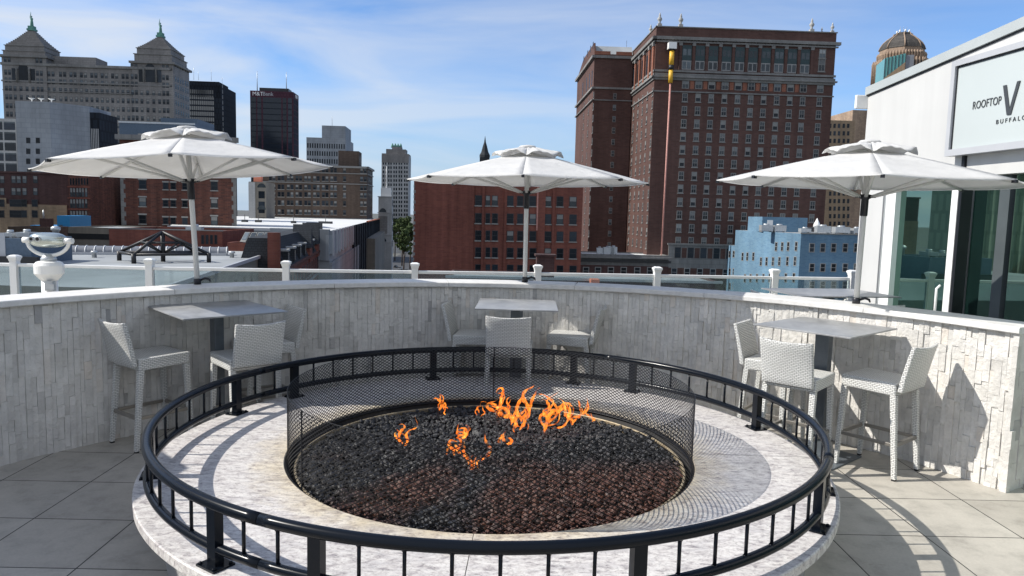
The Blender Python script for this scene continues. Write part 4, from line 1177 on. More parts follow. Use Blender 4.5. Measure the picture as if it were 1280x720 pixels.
# ---------------------------------------------------------------- little parking garage tower
b = Bld('arched_stair_tower', 'small pale tower with arched openings beside a square orange panel', 'building', 311, 332.5, 262, 227, 12, 4, vref=240)
b.body('concrete_tan', parapet=.3); f = b.F
for v_, h in ((239, 3.2), (252, 4.3), (262, 1.6), (272, 1.8)):
    m = MB(); a, z = f.at(327, v_); f.box(m, a-1.1, a+1.1, z-h*.8, z, -.02, .03); m.build('dark_opening', 'glass_dark', b.root)
a, z = f.at(314.5, 238); boxp(b.root, 'corner_pilaster', 'white_stone', (a-1, -.3, 0), (a+1.3, .02, b.h-.2))
for v_ in (231.5, 259):
    a, z = f.at(327, v_+3); m = MB(); m.quad([(a+1.5*cos(t), -.05, z+1.5*sin(t)) for t in [pi*i/10 for i in range(11)]]); m.build('arch', 'glass_mid', b.root)
a, z = f.at(316, 227.5); a1, z1 = f.at(325.5, 216.5); boxp(b.root, 'orange_panel', 'orange_panel', (a, 1, b.h-.2), (a1, 3, z1))

# ---------------------------------------------------------------- art deco white tower
D = 590
b = Bld('white_tower', 'slim white stepped tower with a green copper crown, left of the big red brick building', 'building', 477, 511, D, 193.5, 20, 3, vref=200)
b.body('white_stone', parapet=.4); f = b.F
m = MB(); zt_ = b.h-.4
for k, (u0, u1, vt) in enumerate(((477, 511, 192.5), (482, 507, 186.5), (489, 501, 183))):
    a0 = f.at(u0, 200)[0]; a1, z = f.at(u1, vt); m.box((a0+.01*k, .5+2*k, zt_-3), (a1-.01*k, 18-2*k, z))
m.build('setback_top', 'stone_grey', b.root)
a0, z0 = f.at(489.5, 183); a1, z1 = f.at(500, 182.3); m = MB()
for i in range(4): aa = a0+(a1-a0)*i/3; m.lathe([(1.2, z0-.5), (1.0, z0+1.2), (.3, z0+3.0)], n=8, c=(aa, 6))
m.box((a0, 5, z0-1), (a1, 7, z0+1.3)); m.build('copper_crown', 'copper_green', b.root)
for v_ in [198+5.35*i for i in range(19)]:
    for u_ in (480.7, 487.4, 494, 500.5, 507.3):
        a, z = f.at(u_, v_+2.5)
        for dx in (-.9, .9): b.wins.append((f, a+dx, z, 'plain', 1.15, 2.1))
boxp(b.root, 'frieze', 'stone_grey', (.0, -.15, b.h-6), (b.w, .0, b.h)); b.flush()

# ---------------------------------------------------------------- pale narrow church-like tower
b = Bld('pale_arched_tower', 'narrow pale stone tower with round arches beside the far end of the museum', 'building', 473, 490, 330, 246, 22, 8, vref=250)
b.body('white_stone', parapet=.3); f = b.F
boxp(b.root, 'lantern_box', 'white_paint', (1.0, 1, b.h-.3), (b.w-.5, 7, f.at(480, 234.5)[1]))
m = MB(); a, z = f.at(482.5, 234); m.tube([(a, 3, z-1), (a, 3, z+9.5)], [.22, .12], n=8); m.build('flagpole', 'white_paint', b.root)
for v_ in (265.5, 302):
    a, z = f.at(478.5, v_); m = MB(); m.quad([(a+1.6*cos(t), -.06, z+1.9*sin(t)) for t in [pi*i/10 for i in range(11)]]); m.build('arch_window', 'glass_dark', b.root)
a, z = f.at(478.5, 292); boxp(b.root, 'recessed_panel', 'stone_grey', (a-2.0, -.05, z), (a+2.0, .0, f.at(478, 270)[1]))
for v_ in (246.5, 266.5, 294, 303): z = f.at(480, v_)[1]; b.band(f, b.w, z, z+.4, .35, 'white_stone')
for v_ in (258, 276, 290, 310):
    for a in (5, 11, 17): b.wins.append((b.Rr, a, f.at(490, v_)[1], 'plain', 1.2, 3))
b.flush()

# ---------------------------------------------------------------- museum with a white roof
D = 130; P0 = py(412, 288.5, D); z0 = P0.z; P1 = pz(473, 274, z0); Pf = pz(296, 270.5, z0); Pl = py(293, 287, D); Pl.z = z0
mu = thing('museum_building', 'low museum with a broad flat white roof and ribbed metal side walls', 'building', (P0.x, P0.y, GZ))
def rel(p): return (p.x-P0.x, p.y-P0.y)
Q0, Q1, Q2, Q3 = rel(P0), rel(P1), (Pf.x-P0.x-20, Pf.y-P0.y), (Pl.x-P0.x-12, Pl.y-P0.y+.5)
H_ = z0-GZ
m = MB(); m.prism([Q0, Q1, Q2, Q3], 0, H_-.001, 'roof_grey', 'roof_white'); m.build('roof', None, mu)
dv = Vector((Q1[0]-Q0[0], Q1[1]-Q0[1])); Lm = dv.length; dv.normalize(); nv = Vector((dv.y, -dv.x))
def side(mb, a0, a1, z0_, z1_, o=.15, m=None, i=-.05):
    A, B = Vector(Q0)+dv*a0, Vector(Q0)+dv*a1
    mb.hexa([(A.x+nv.x*o, A.y+nv.y*o, z0_), (B.x+nv.x*o, B.y+nv.y*o, z0_), (B.x+nv.x*i, B.y+nv.y*i, z0_), (A.x+nv.x*i, A.y+nv.y*i, z0_), (A.x+nv.x*o, A.y+nv.y*o, z1_), (B.x+nv.x*o, B.y+nv.y*o, z1_), (B.x+nv.x*i, B.y+nv.y*i, z1_), (A.x+nv.x*i, A.y+nv.y*i, z1_)], m)
def salong(u_, v_):
    r = ray(u_, v_); w = (P0.x*nv.x+P0.y*nv.y)/(r.x*nv.x+r.y*nv.y); P = r*w; return (P.x-P0.x)*dv.x+(P.y-P0.y)*dv.y, EYE+P.z-GZ
sa_, za_ = salong(440, 310); sb_, zb_ = salong(413, 317); sc2, _ = salong(447, 300)
m = MB(); side(m, 0, sa_, min(zb_, H_-4), H_-.02, .5); m.build('glass_box_wall', 'panel_metal', mu)
m = MB(); k = 0
while k < sa_: side(m, k, k+.35, min(zb_, H_-4)-.3, H_+.15, .8, None, .5); k += sa_/8
m.build('mullions', 'sign_frame', mu)
m = MB(); side(m, sa_, Lm, 0, H_-.03, .3); m.build('dark_wall', 'slate', mu)
m = MB(); k = sa_
while k < Lm: side(m, k, k+.5, 0, H_+.1, .6, None, .3); k += (Lm-sa_)/16
m.build('dark_ribs', 'dark_cladding', mu)
s2, z2 = salong(447, 306); m = MB(); side(m, 0, s2, 0, min(z2, zb_-.5), .45); m.build('pale_lower_wall', 'concrete_pale', mu)
s3, z3 = salong(457, 298); m = MB(); side(m, s3, Lm*.98, 0, z3, 3.0); m.build('pale_annex', 'concrete_tan', mu)
m = MB(); side(m, Lm*.55, Lm, H_, H_+.35, .7); m.build('rust_coping', 'rust_trim', mu)
m = MB(); m.box((Q0[0]-10.5, Q0[1]-.4, H_-5.3), (Q0[0]-.01, Q0[1]+.5, H_+.25)); m.build('front_glass_box', 'panel_metal', mu)
m = MB(); m.box((Q3[0], Q3[1]-.3, H_-.3), (Q0[0]-10.6, Q0[1]+.1, H_+.2)); m.build('roof_edge', 'sign_frame', mu)
for (u_, v_, s_) in ((306, 277.5, 1.2), (323, 277.8, 1.3), (367, 279, 1.0), (407, 279.5, 3.4)):
    p = pz(u_, v_, z0); m = MB(); x, y = p.x-P0.x, p.y-P0.y; m.box((x-s_/2, y-.8, H_), (x+s_/2, y+.8, H_+.6)); m.tube([(x, y, H_), (x, y, H_+2.0)], .08, n=6); m.build('roof_vent', 'roof_dark', mu)

# ---------------------------------------------------------------- mansard terrace
D = 96
b = Bld('mansard_row_building', 'red brick row with a steep slate mansard roof, gables and small dormers', 'building', 397, 402.5, D, 300, 12, 4)
root = b.root; root.location = (0, 0, GZ)
pA = pz(357, 336, -5.2); pB = pz(402, 310, -5.2); dirv = Vector((pB.x-pA.x, pB.y-pA.y)); Lr = dirv.length; dirv.normalize(); an = atan2(dirv.y, dirv.x)
root.location = (pA.x, pA.y, GZ); root.rotation_euler = (0, 0, an)   # x runs away along the street front, street is at -y
ze = pA.z-GZ
m = MB(); m.box((0, 0, 0), (Lr, 5.5, ze)); m.build('wall', 'brick_red', root)
m = MB(); sl = 1.3
m.hexa([(0, 0, ze), (Lr, 0, ze), (Lr, 5.5, ze), (0, 5.5, ze), (sl*.6, sl*1.3, ze+3.6), (Lr-sl*.6, sl*1.3, ze+3.6), (Lr-sl*.6, 5.5-sl*.8, ze+3.6), (sl*.6, 5.5-sl*.8, ze+3.6)]); m.build('mansard_roof', 'slate', root)
for i in range(8):
    x = 2.4+i*(Lr-4.8)/7
    if i in (4, 6, 7):
        m = MB(); m.hexa([(x-1.8, -.25, ze-1), (x+1.8, -.25, ze-1), (x+1.8, 1.6, ze-1), (x-1.8, 1.6, ze-1), (x-1.5, -.25, ze+1.2), (x+1.5, -.25, ze+1.2), (x+1.5, 2.2, ze+1.2), (x-1.5, 2.2, ze+1.2)], 'brick_red')
        m.hexa([(x-1.9, -.35, ze+1.2), (x+1.9, -.35, ze+1.2), (x+1.9, 2.5, ze+1.2), (x-1.9, 2.5, ze+1.2), (x-.05, -.35, ze+4.8), (x+.05, -.35, ze+4.8), (x+.05, 2.5, ze+4.8), (x-.05, 2.5, ze+4.8)], 'slate'); m.build('gable', None, root)
    else:
        m = MB(); m.box((x-.7, -.05, ze+.3), (x+.7, 2.0, ze+2.0), 'slate'); m.box((x-.8, -.15, ze+2.0), (x+.8, 2.1, ze+2.25), 'white_stone'); m.box((x-.45, -.08, ze+.5), (x+.45, -.04, ze+1.8), 'glass_dark'); m.build('dormer', None, root)
fS = Face(b, 0, 0, 0)
for zz in (ze-3.2, ze-6.8, ze-10.4):
    for i in range(15): inst(win('dark_s', 1.1, 2.1), 'window', root, (1.8+i*(Lr-3.6)/14, -.012, zz))
m = MB(); m.box((-.02, -.35, ze-.35), (Lr+.02, 0, ze-.02)); m.build('cornice', 'brick_old', root)
m = MB(); m.box((-.02, -.25, ze-4.1), (Lr+.02, 0, ze-3.8)); m.build('string_course', 'sill_pale', root)
m = MB(); m.box((-.4, .6, ze), (.4, 2.0, ze+4.3)); m.build('chimney', 'brick_red', root)

# ---------------------------------------------------------------- roofs just below the terrace on the left
zr = -4.0
lr_ = thing('low_roofed_building', 'neighbouring building with a flat light grey roof below the left part of the terrace railing', 'building', (0, 70, GZ))
a = pz(347, 314.5, zr); c = pz(313, 333, zr); bb = pz(-150, 333, zr); m = MB(); hh = zr-GZ
far = pz(-150, 316.5, zr); dd_ = Vector((c.x-a.x, c.y-a.y)); c2 = (c.x+dd_.x*.0, c.y)
poly = [(far.x, 52-70), (c.x+dd_.x*.35, 52-70), (a.x, a.y-70), (far.x, a.y-70)]
m.prism(poly, 0, hh, 'concrete_tan', 'roof_grey'); m.build('wall', None, lr_)
m = MB(); q0, q1 = Vector(poly[1]), Vector(poly[2]); dq = (q1-q0).normalized(); nq = Vector((dq.y, -dq.x)); L_ = (q1-q0).length
m.hexa([(q0.x, q0.y, hh), (q0.x+nq.x*.3, q0.y+nq.y*.3, hh), (q1.x+nq.x*.3, q1.y+nq.y*.3, hh), (q1.x, q1.y, hh), (q0.x, q0.y, hh+.35), (q0.x+nq.x*.3, q0.y+nq.y*.3, hh+.35), (q1.x+nq.x*.3, q1.y+nq.y*.3, hh+.35), (q1.x, q1.y, hh+.35)]); m.build('roof_edge', 'sign_frame', lr_)
an = atan2(dq.y, dq.x); k = 3
for zz in (hh-3.6, hh-7.4):
    for i in range(12):
        p = q0+dq*(L_*(i+.5)/12); inst(win('dark_s', 1.0, 2.2), 'window', lr_, (p.x+nq.x*.02, p.y+nq.y*.02, zz), an)
m = MB()
for (u_, v_) in ((10, 326), (60, 321), (118, 322), (290, 322), (320, 318), (275, 319)):
    p = pz(u_, v_, zr); m = MB(); m.lathe([(.25, hh), (.25, hh+.5), (.4, hh+.55), (.3, hh+.75)], n=10, c=(p.x, p.y-70)); m.build('roof_vent', 'duct_metal', lr_)
# barrel skylight on that roof
pL, pR = pz(-60, 316.5, zr), pz(284, 319, zr)
sk = thing('barrel_skylight', 'long low barrel skylight with white hoops on the grey roof', 'skylight', (pL.x, pL.y, zr), atan2(pR.y-pL.y, pR.x-pL.x))
Ls = hypot(pR.x-pL.x, pR.y-pL.y); rs = .95
m = MB(); m.box((0, -rs-.25, 0), (Ls, rs+.25, .3)); m.build('curb', 'sign_frame', sk)
m = MB(); m.grid(lambda u_, v_: (u_*Ls, -rs*cos(pi*v_), .3+rs*.75*sin(pi*v_)), 2, 12); m.quad([(Ls, -rs*cos(pi*i/12), .3+rs*.75*sin(pi*i/12)) for i in range(13)]); m.quad([(0, -rs*cos(pi*i/12), .3+rs*.75*sin(pi*i/12)) for i in range(13)])
m.build('glazing', 'steel_grey', sk)
hp = MB(); hp.tube([(0, -(rs+.02)*cos(pi*i/12), .3+(rs*.75+.02)*sin(pi*i/12)) for i in range(13)], .055, n=5); hpm = hp.mesh('hoop', 'white_paint'); nh = int(Ls/.97)
for i in range(nh+1): inst(hpm, 'hoop', sk, (Ls*i/nh, 0, 0))
# black steel pyramid frame
pa = pz(204, 327, zr); pc_ = pz(146, 326.5, zr); pd_ = pz(265, 328, zr)
py_ = thing('steel_pyramid_frame', 'black steel pyramid frame standing on the grey roof left of the umbrella pole', 'steel frame', (pa.x, pa.y, zr))
hw = (pd_.x-pc_.x)/2; top = py(204, 290, pa.y).z-zr; A_ = Vector((0, 0, top)); m = MB(); base = [(-hw, 0), (-hw*.28, -hw*.75), (hw, .5), (hw*.42, hw*.75)]
m2 = MB()
for x, y in base:
    m.tube([(x, y, .9), A_], .17, n=6); m.tube([(x, y, 0), (x, y, 1.0)], .24, n=8)
    m.tube([(x*.5, y*.5, .9+(top-.9)*.5), (0, 0, .9)], .10, n=5)
for i in range(4):
    a, b2 = base[i], base[(i+1) % 4]; m2.tube([(a[0], a[1], .9), (b2[0], b2[1], .9)], .15, n=6); m2.tube([(a[0]*.5, a[1]*.5, .9+(top-.9)*.5), (b2[0]*.5, b2[1]*.5, .9+(top-.9)*.5)], .09, n=5)
    m2.tube([(a[0], a[1], .9), (0, 0, .9)], .12, n=5)
m.tube([(0, 0, 0), (0, 0, top)], .24, n=8); m.build('leg_struts', 'steel_black', py_); m2.build('tie_beams', 'steel_black', py_)
# mechanical block at the far left
b = Bld('rooftop_plant_house', 'low blue-grey plant house with ducts at the far left edge of the roofs', 'building', -60, 38, 70, 296, 7, 2, z=zr)
b.body('mech_blue', parapet=.2)
for u_, w_, h_ in ((3, 1.3, .7), (-18, 1.2, .6)): a, z = b.F.at(u_, 296); acunit(b.root, a, 2, b.h-.2, w_, 1.5, h_)
a, z = b.F.at(24, 296); m = MB(); m.lathe([(.3, b.h-.3), (.3, b.h+.6), (.45, b.h+.65), (.45, b.h+.95), (.1, b.h+1.1)], n=12, c=(a, 6)); m.build('exhaust_stack', 'duct_metal', b.root)
boxp(b.root, 'louvre_panel', 'sign_frame', (b.F.at(-8, 310)[0], -.06, .6), (b.F.at(7, 310)[0], 0, 3.0))
boxp(b.root, 'dark_base', 'black_trim', (-.03, -.4, 0), (b.w+.8, 0, .75))

# ---------------------------------------------------------------- brick buildings in the left middle
b = Bld('plum_brick_block', 'plum-brown brick block with a tan lower wall at the far left, under the pale tower', 'building', -40, 85.5, 190, 214, 22, 2, vref=230)
b.body('brick_plum', parapet=.5); f = b.F
zt_ = f.at(40, 255.5)[1]; boxp(b.root, 'tan_lower_wall', 'brick_beige', (-.02, -.25, 0), (f.at(85, 280)[0], 0, zt_)); boxp(b.root, 'tan_low_step', 'brick_beige', (-.02, -.28, 0), (f.at(10, 280)[0], -.2505, zt_+1.5))
for v_ in (229, 244, 258.5, 272): 
    for u_, n_ in ((3, 1), (20.5, 2), (31, 1), (44.5, 1)):
        a, z = f.at(u_, v_)
        if v_ > 250: b.wins.append((Face(b, 0, -.27 if u_ > 10 else -.3, 0), a, z, 'dark', 1.5*n_, 1.9))
        else:
            for k in range(n_): b.wins.append((f, a+(k-.5*(n_-1))*1.3, z, 'darkb', 1.15, 1.9))
b.band(f, b.w, b.h-.2, b.h+.25, .25, 'brick_plum'); b.flush()
b = Bld('cast_front_building', 'narrow red brick building with tall grouped windows beside the plum block', 'building', 86, 111.5, 188, 214.5, 16, 2, vref=240)
b.body('brick_old', parapet=.5); f = b.F
for v_ in (246, 260, 274.5):
    for u_ in (89.5, 93, 97, 100.5, 104, 108): a, z = f.at(u_, v_); b.wins.append((f, a, z, 'darkb', .62, 2.3))
for v_ in (231,):
    for u_ in (88.5, 92, 95.5, 99, 102.5, 106, 109.5): a, z = f.at(u_, v_); b.wins.append((f, a, z, 'plain', .4, 1.7))
for v_ in (234.5, 248.5, 262.5): z = f.at(100, v_)[1]; b.band(f, b.w, z, z+.3, .25, 'brick_red')
b.flush()
b = Bld('blue_painted_house', 'small flat house painted bright blue below the brick blocks', 'building', 55, 87.5, 150, 269, 8, 2, vref=280)
f = b.F; a0 = f.at(71.5, 280)[0]; boxp(b.root, 'tall_part', 'cyan_panel', (a0, 0, 0), (b.w, 8, b.h)); boxp(b.root, 'low_part', 'cyan_panel', (-3, .3, 0), (a0-.01, 7, f.at(60, 282)[1])); boxp(b.root, 'door', 'mech_blue', (a0+.4, -.03, f.at(73, 290)[1]-1.5), (a0+1.1, 0, f.at(73, 281)[1]))
b = Bld('small_chimney_house', 'low brown house with a brick chimney and a pipe, by the blue house', 'building', 10, 56, 140, 283, 8, 2)
b.body('brick_brown', parapet=.3); a, z = b.F.at(46, 273); boxp(b.root, 'chimney', 'brick_plum', (a-.7, 2, b.h-.5), (a+1.1, 3.5, z)); mast(b.root, a-.2, 2.5, z, 1.6, .25, 'pipe', 0)
b = Bld('grey_stone_block', 'grey-brown office block with square dark windows between the plum block and the quoined brick house', 'building', 105, 158, 240, 214, 20, 2, vref=240)
b.body('concrete_tan', parapet=.5); f = b.F
for v_ in (210+2, 242.5, 254, 265.5, 190):
    for u_ in (113.5, 123, 129.5, 139.5): a, z = f.at(u_, v_); b.wins.append((f, a, z, 'dark', 1.4, 1.9))
z = f.at(130, 229)[1]; b.band(f, b.w, z, z+.4, .4, 'mech_blue'); b.flush()
b = Bld('low_tan_annex', 'low flat-roofed tan building in front of the grey block', 'building', 85, 153, 128, 283.5, 16, 2, vref=285)
b.body('concrete_tan', 'roof_grey', .2); z = b.F.at(110, 292)[1]; b.band(b.F, b.w, z-1, z, .05, 'black_trim')
b = Bld('red_brick_annex', 'plain low red brick building in front of the quoined brick house', 'building', 136, 278, 104, 285.5, 15, 3)
b.body('brick_red', 'roof_dark', .35); f = b.F
b.band(f, b.w, b.h-.05, b.h+.08, .08, 'sill_stone')
for u_ in (253.5, 259, 264.5, 270): a, z = f.at(u_, 305); b.wins.append((f, a, z, 'plain', .4, 1.3))
a, z = f.at(225, 284); acunit(b.root, a, 2, b.h-.3, 2.2, 1.2, .8); b.flush()
b = Bld('sloped_skylight_annex', 'low dark-roofed annex with a row of tilted blue roof lights', 'building', 284, 345, 100, 303, 14, 3, vref=303)
b.body('brick_red', 'roof_dark', .2)
p0, p1 = b.F.at(290, 300), b.F.at(334, 300); 
for i in range(5):
    x0_, x1_ = p0[0]+(p1[0]-p0[0])*i/5+.08, p0[0]+(p1[0]-p0[0])*(i+1)/5-.08; m = MB()
    m.hexa([(x0_, 3, b.h), (x1_, 3, b.h), (x1_, 5.5, b.h), (x0_, 5.5, b.h), (x0_, 3.3, b.h+.1), (x1_, 3.3, b.h+.1), (x1_, 5.5, b.h+1.3), (x0_, 5.5, b.h+1.3)], 'sill_stone')
    m.quad([(x0_+.1, 3.5, b.h+.26), (x1_-.1, 3.5, b.h+.26), (x1_-.1, 5.3, b.h+1.24), (x0_+.1, 5.3, b.h+1.24)], 'glass_mid'); m.build('roof_light', None, b.root)
b = Bld('brown_strip_roof', 'long dark flat roof between the white museum roof and the mansard row', 'building', 294, 392, 126, 292.5, 4, 3, vref=294)
b.body('slate', 'roof_dark', .15)

# quoined brick house
D = 145
b = Bld('quoined_brick_house', 'tall old red brick house with pale corner quoins and stone cornices behind the left umbrella', 'building', 150.5, 295, D, 168, 16, 3, vref=220)
f = b.F; m = MB(); m.prism([(0, 0), (b.w, 0), (b.w-5.6, 16), (0, 16)], 0, b.h, 'brick_old', 'roof_dark'); m.build('wall', None, b.root)
z1 = f.at(220, 220)[1]; b.band(f, b.w, z1-.1, z1+.75, .35, 'stone_trim', 'cornice'); m = MB(); f.box(m, 0, b.w, z1+.75, z1+1.05, 0, .6); m.build('cornice_lip', 'stone_trim', b.root)
b.band(f, b.w, b.h-1.0, b.h, .6, 'stone_trim')
for side in (0, 1):
    m = MB()
    for k in range(46):
        z = 2+k*.9; L2 = .9 if k % 2 else .55
        if z > b.h-1.3: break
        if side: f.box(m, b.w-L2, b.w+.03, z, z+.9 if k % 2 else z+.899, -.02, .05)
        else: f.box(m, -.03, L2, z, z+.9 if k % 2 else z+.899, -.02, .05)
    m.build('quoins', 'stone_trim', b.root)
rr = random.Random(9)
for v_ in (181, 204, 237, 258.7, 280.5):
    for u_, ww in ((178.5, 1.35), (207.2, .95), (216.8, .95), (231.3, .95), (268.0, 1.25), (283, .001)):
        if ww < .1: continue
        a, z = f.at(u_, v_+.02*(u_-220)); hgt = 1.75 if ww > 1 else 1.35; b.wins.append((f, a, z, rr.choice(['dark_sl', 'darkb_sl']) if ww > 1 else 'dark_sl', ww+.1, hgt))
for v_ in (237, 258.7, 280.5):
    for a in (4, 9, 14): b.wins.append((b.L, a, f.at(150, v_)[1], 'dark_sl', 1.1, 1.6))
b.flush()
# white modern block
b = Bld('pale_blank_tower', 'pale grey blank-walled block with a few small windows in front of the stone tower', 'building', 19, 62, 230, 126, 26, 3, vref=130)
f = b.F; m = MB(); wl2 = f.at(95, 140)[0]; m.prism([(0, 0), (b.w, 0), (wl2, 8), (wl2, 22), (0, 22)], 0, b.h, 'concrete_pale', 'roof_white'); m.build('wall', None, b.root)
for v_ in (179, 192.5, 205):
    for u_ in (35.5, 47.5): a, z = f.at(u_, v_); b.wins.append((f, a, z, 'plain', 1.25, 1.7))
m = MB(); a0 = wl2; a1 = f.at(106, 150)[0]; m.box((a0, 8.2, 0), (a1+.4, 20, f.at(100, 136)[1])); m.build('dark_side_wing', 'dark_cladding', b.root)
m = MB(); z_ = f.at(96, 157)[1]
for i in range(5): x = a0+.3+i*(a1-a0)/5; m.box((x, 8.0, 0), (x+.25, 8.19, z_))
m.build('wing_fins', 'white_stone', b.root)
for u_ in (30, 42, 55): a, z = f.at(u_, 125); m = MB(); m.lathe([(.15, b.h), (.15, b.h+1), (1.0, b.h+1.5), (.2, b.h+1.2)], n=10, c=(a, 4)); m.build('roof_dish', 'white_paint', b.root)
b.flush()
b = Bld('glass_strip_block', 'white-framed block with stacked dark glass bands at the far left edge', 'building', -30, 19.6, 236, 147, 20, 3, vref=150)
b.body('white_stone', parapet=.3); f = b.F
for k in range(9):
    z = f.at(12, 152+13*k)[1]
    for u0, u1 in ((5, 19), (-22, 3)): a0, a1 = f.at(u0, 160)[0], f.at(u1, 160)[0]; m = MB(); f.box(m, a0, a1, z-2.6, z-.5, -.02, .05, 'glass_tower'); f.box(m, a0, a1, z-.48, z-.05, -.02, .04, 'glass_mid'); m.build('glass_band', None, b.root)
# dark blue roof structure in front of stone tower
b = Bld('dark_plant_roof', 'dark blue-grey metal plant roof just above the left umbrella', 'building', 149, 243, 200, 151.5, 20, 3, vref=155)
b.body('mech_blue', parapet=.1); f = b.F; a0, z0 = f.at(195, 145.5); boxp(b.root, 'raised_part', 'mech_blue', (a0, 3, b.h-.2), (b.w-.3, 16, z0)); b.band(f, b.w, b.h-.4, b.h+.05, .15, 'duct_metal', 'eaves')

# ---------------------------------------------------------------- big red brick building in the centre
D = 148
b = Bld('red_brick_warehouse', 'big red brick building in the centre, its left part blank, five rows of dark windows', 'building', 517.5, 729.5, D, 224.5, 34, 3, vref=230)
f = b.F; sx = f.at(592.5, 260)[0]; m = MB(); hR = f.at(720, 231)[1]
m.prism([(0, 0), (sx, 0), (sx, b.d), (0, b.d)], 0, b.h, 'brick_red', 'roof_dark'); m.prism([(sx, .35), (b.w, .35), (b.w, b.d), (sx, b.d)], 0, hR, 'brick_red', 'roof_dark'); m.build('wall', None, b.root)
fB = Face(b, 0, .35, 0); b.band(Face(b, sx+.1, .35, 0), b.w-sx-.1, hR-.25, hR+.06, .12, 'black_trim', 'parapet', ext=0)
m = MB(); f.box(m, -.05, sx+.05, b.h, b.h+.2, -.4, .06); m.build('parapet_coping', 'sill_stone', b.root)
m = MB()
for k in range(40):
    z = 1+k*1.05
    if z > b.h-1: break
    f.box(m, -.06, .35 if k % 2 else .2, z, z+.6, -.02, .05)
m.build('left_quoins', 'sill_stone', b.root)
cols = [(598, 1.15), (609.7, .7), (618.5, .95), (637.5, 1.15), (650, 1.0), (665.8, 1.15), (684.7, 1.15), (699.7, 1.15), (716, 1.25)]
rr = random.Random(12)
for v_ in (257.5, 279.7, 301.2, 322.3, 343.5, 365):
    for u_, ww in cols: a, z = fB.at(u_, v_+.013*(u_-650)); b.wins.append((fB, a, z, rr.choice(['dark_s', 'dark_s', 'darkb_s', 'dark_s']), ww+.25, 2.05))
a0 = fB.at(673, 260)[0]; boxp(b.root, 'pilaster', 'brick_red', (a0, .0, 0), (a0+1.4, .35, hR)); boxp(b.root, 'pale_red_pipe', 'pole_trim_red', (a0-.35, .1, fB.at(671, 288)[1]), (a0-.05, .3, hR-.2))  # thin upright box beside the pilaster, paler red than the brick
for u_ in (604, 632, 692): a0 = fB.at(u_, 260)[0]; boxp(b.root, 'pilaster', 'brick_red', (a0-.25, .05, 0), (a0+.25, .34, hR-.3))
a0, z = f.at(595, 222); boxp(b.root, 'roof_plant', 'steel_grey', (a0, 6, hR-.1), (a0+3.6, 9, hR+2.2))
for u_, w_ in ((690, 3.2), (706, 2.6), (716, 3.0)): a0, z = f.at(u_, 230); acunit(b.root, a0, 8, hR, w_, 2, 2.0)
a0, z = f.at(560, 224); mast(b.root, a0, 1, b.h, 1.6, .1, 'vent_pipe', 0); b.flush()
# spire
sp_ = py(605.5, 215, 700); s = thing('church_steeple', 'distant dark church steeple above the brick roof left of the middle umbrella', 'steeple', (sp_.x, 700, GZ))
zt_ = lambda v_: py(605.5, v_, 700).z-GZ
m = MB(); m.box((-4.5, -4.5, 0), (4.5, 4.5, zt_(197))); m.build('tower', 'slate', s)
m = MB(); m.lathe([(4.9, zt_(197)), (5.0, zt_(194)), (3.4, zt_(190)), (1.9, zt_(182)), (.9, zt_(178)), (.5, zt_(174)), (.1, zt_(170))], n=8, smooth=False); m.build('spire', 'slate', s)

# ---------------------------------------------------------------- brick hotel, right wing
D = 180
b = Bld('brick_hotel_wing', 'huge dark brick hotel wing with rows of pale-framed windows and urns along its roof', 'building', 820.5, 1046, D, 33.5, 48, 2.5, vref=40)
f = b.F; W = b.w
m = MB(); m.prism([(0, 0), (W, 0), (W, b.d), (0, b.d)], 0, b.h-.9, 'brick_hotel', 'roof_dark')
t_ = .4
for p, q in (((0, 0), (W, t_)), ((0, b.d-t_), (W, b.d)), ((0, t_), (t_, b.d-t_)), ((W-t_, t_), (W, b.d-t_))): m.box((p[0], p[1], b.h-.9), (q[0], q[1], b.h), 'brick_hotel')
m.build('wall', None, b.root)
zF = lambda u_, v_: f.at(u_, v_)[1]
def hb_(v, u_=880, h=.5, out=.5, mat='stone_trim', faces=True):
    z = zF(u_, v)
    b.band(f, W, z, z+h, out, mat)
    if faces: b.band(b.L, b.d, z, z+h, out, mat)
hb_(51.5, h=.7, out=.9); hb_(54.6, h=.35, out=.5); hb_(91.5, h=.5, out=.35, mat='stone_trim'); hb_(101.5, h=1.6, out=.3); hb_(98.5, h=.35, out=.7); hb_(116.5, h=.3, out=.25)
b.band(f, W, b.h, b.h+.25, .2, 'stone_trim', 'coping'); b.band(b.L, b.d, b.h, b.h+.25, .2, 'stone_trim', 'coping')
z = zF(880, 49.6); dm_ = MB(); dm_.box((0, -.45, -.45), (.35, 0, 0)); dmm = dm_.mesh('dentil', 'stone_trim'); k = 1.2
while k < W-1: inst(dmm, 'dentil', b.root, f.pos(k, z)); k += .85
cw = [855.5, 872, 888.5, 904.8, 921, 937.5, 954, 970.2, 986.5, 1002.8]
cref = 160; ca = [f.at(700+u_/3.556*1.0, 0)[0] if False else f.at(u_, 128)[0] for u_ in (855.8, 872.3, 888.6, 905.2, 921.6, 938, 954.2, 970.6, 986.9, 1003, 1024)]
rr = random.Random(21)
vrows = [123.5+16.32*i for i in range(12)]
for i, v_ in enumerate(vrows):
    z = f.at(855.8, v_+3.6)[1]
    for a in ca: b.wins.append((f, a, z, rr.choice(['hotel_s', 'hotel_s', 'hotell_s', 'hotelb_s', 'hotel_s', 'hotell_s']), 1.35, 2.05))
z = f.at(855.8, 110.8)[1]
for a in ca: b.wins.append((f, a, z, rr.choice(['hotel', 'hotell', 'hotelb']), 1.7, 2.2))
for a0, a1 in zip(ca[:-1], ca[1:]): boxp(b.root, 'spandrel_panel', 'brick_hotel_light', (a0+1.15, -.06, z), (a1-1.15, -.001, z+2.1)) if a1-a0 < 4 else None
zz0, zz1, zz2 = f.at(870, 87.5)[1], f.at(870, 75.5)[1], f.at(870, 56.8)[1]
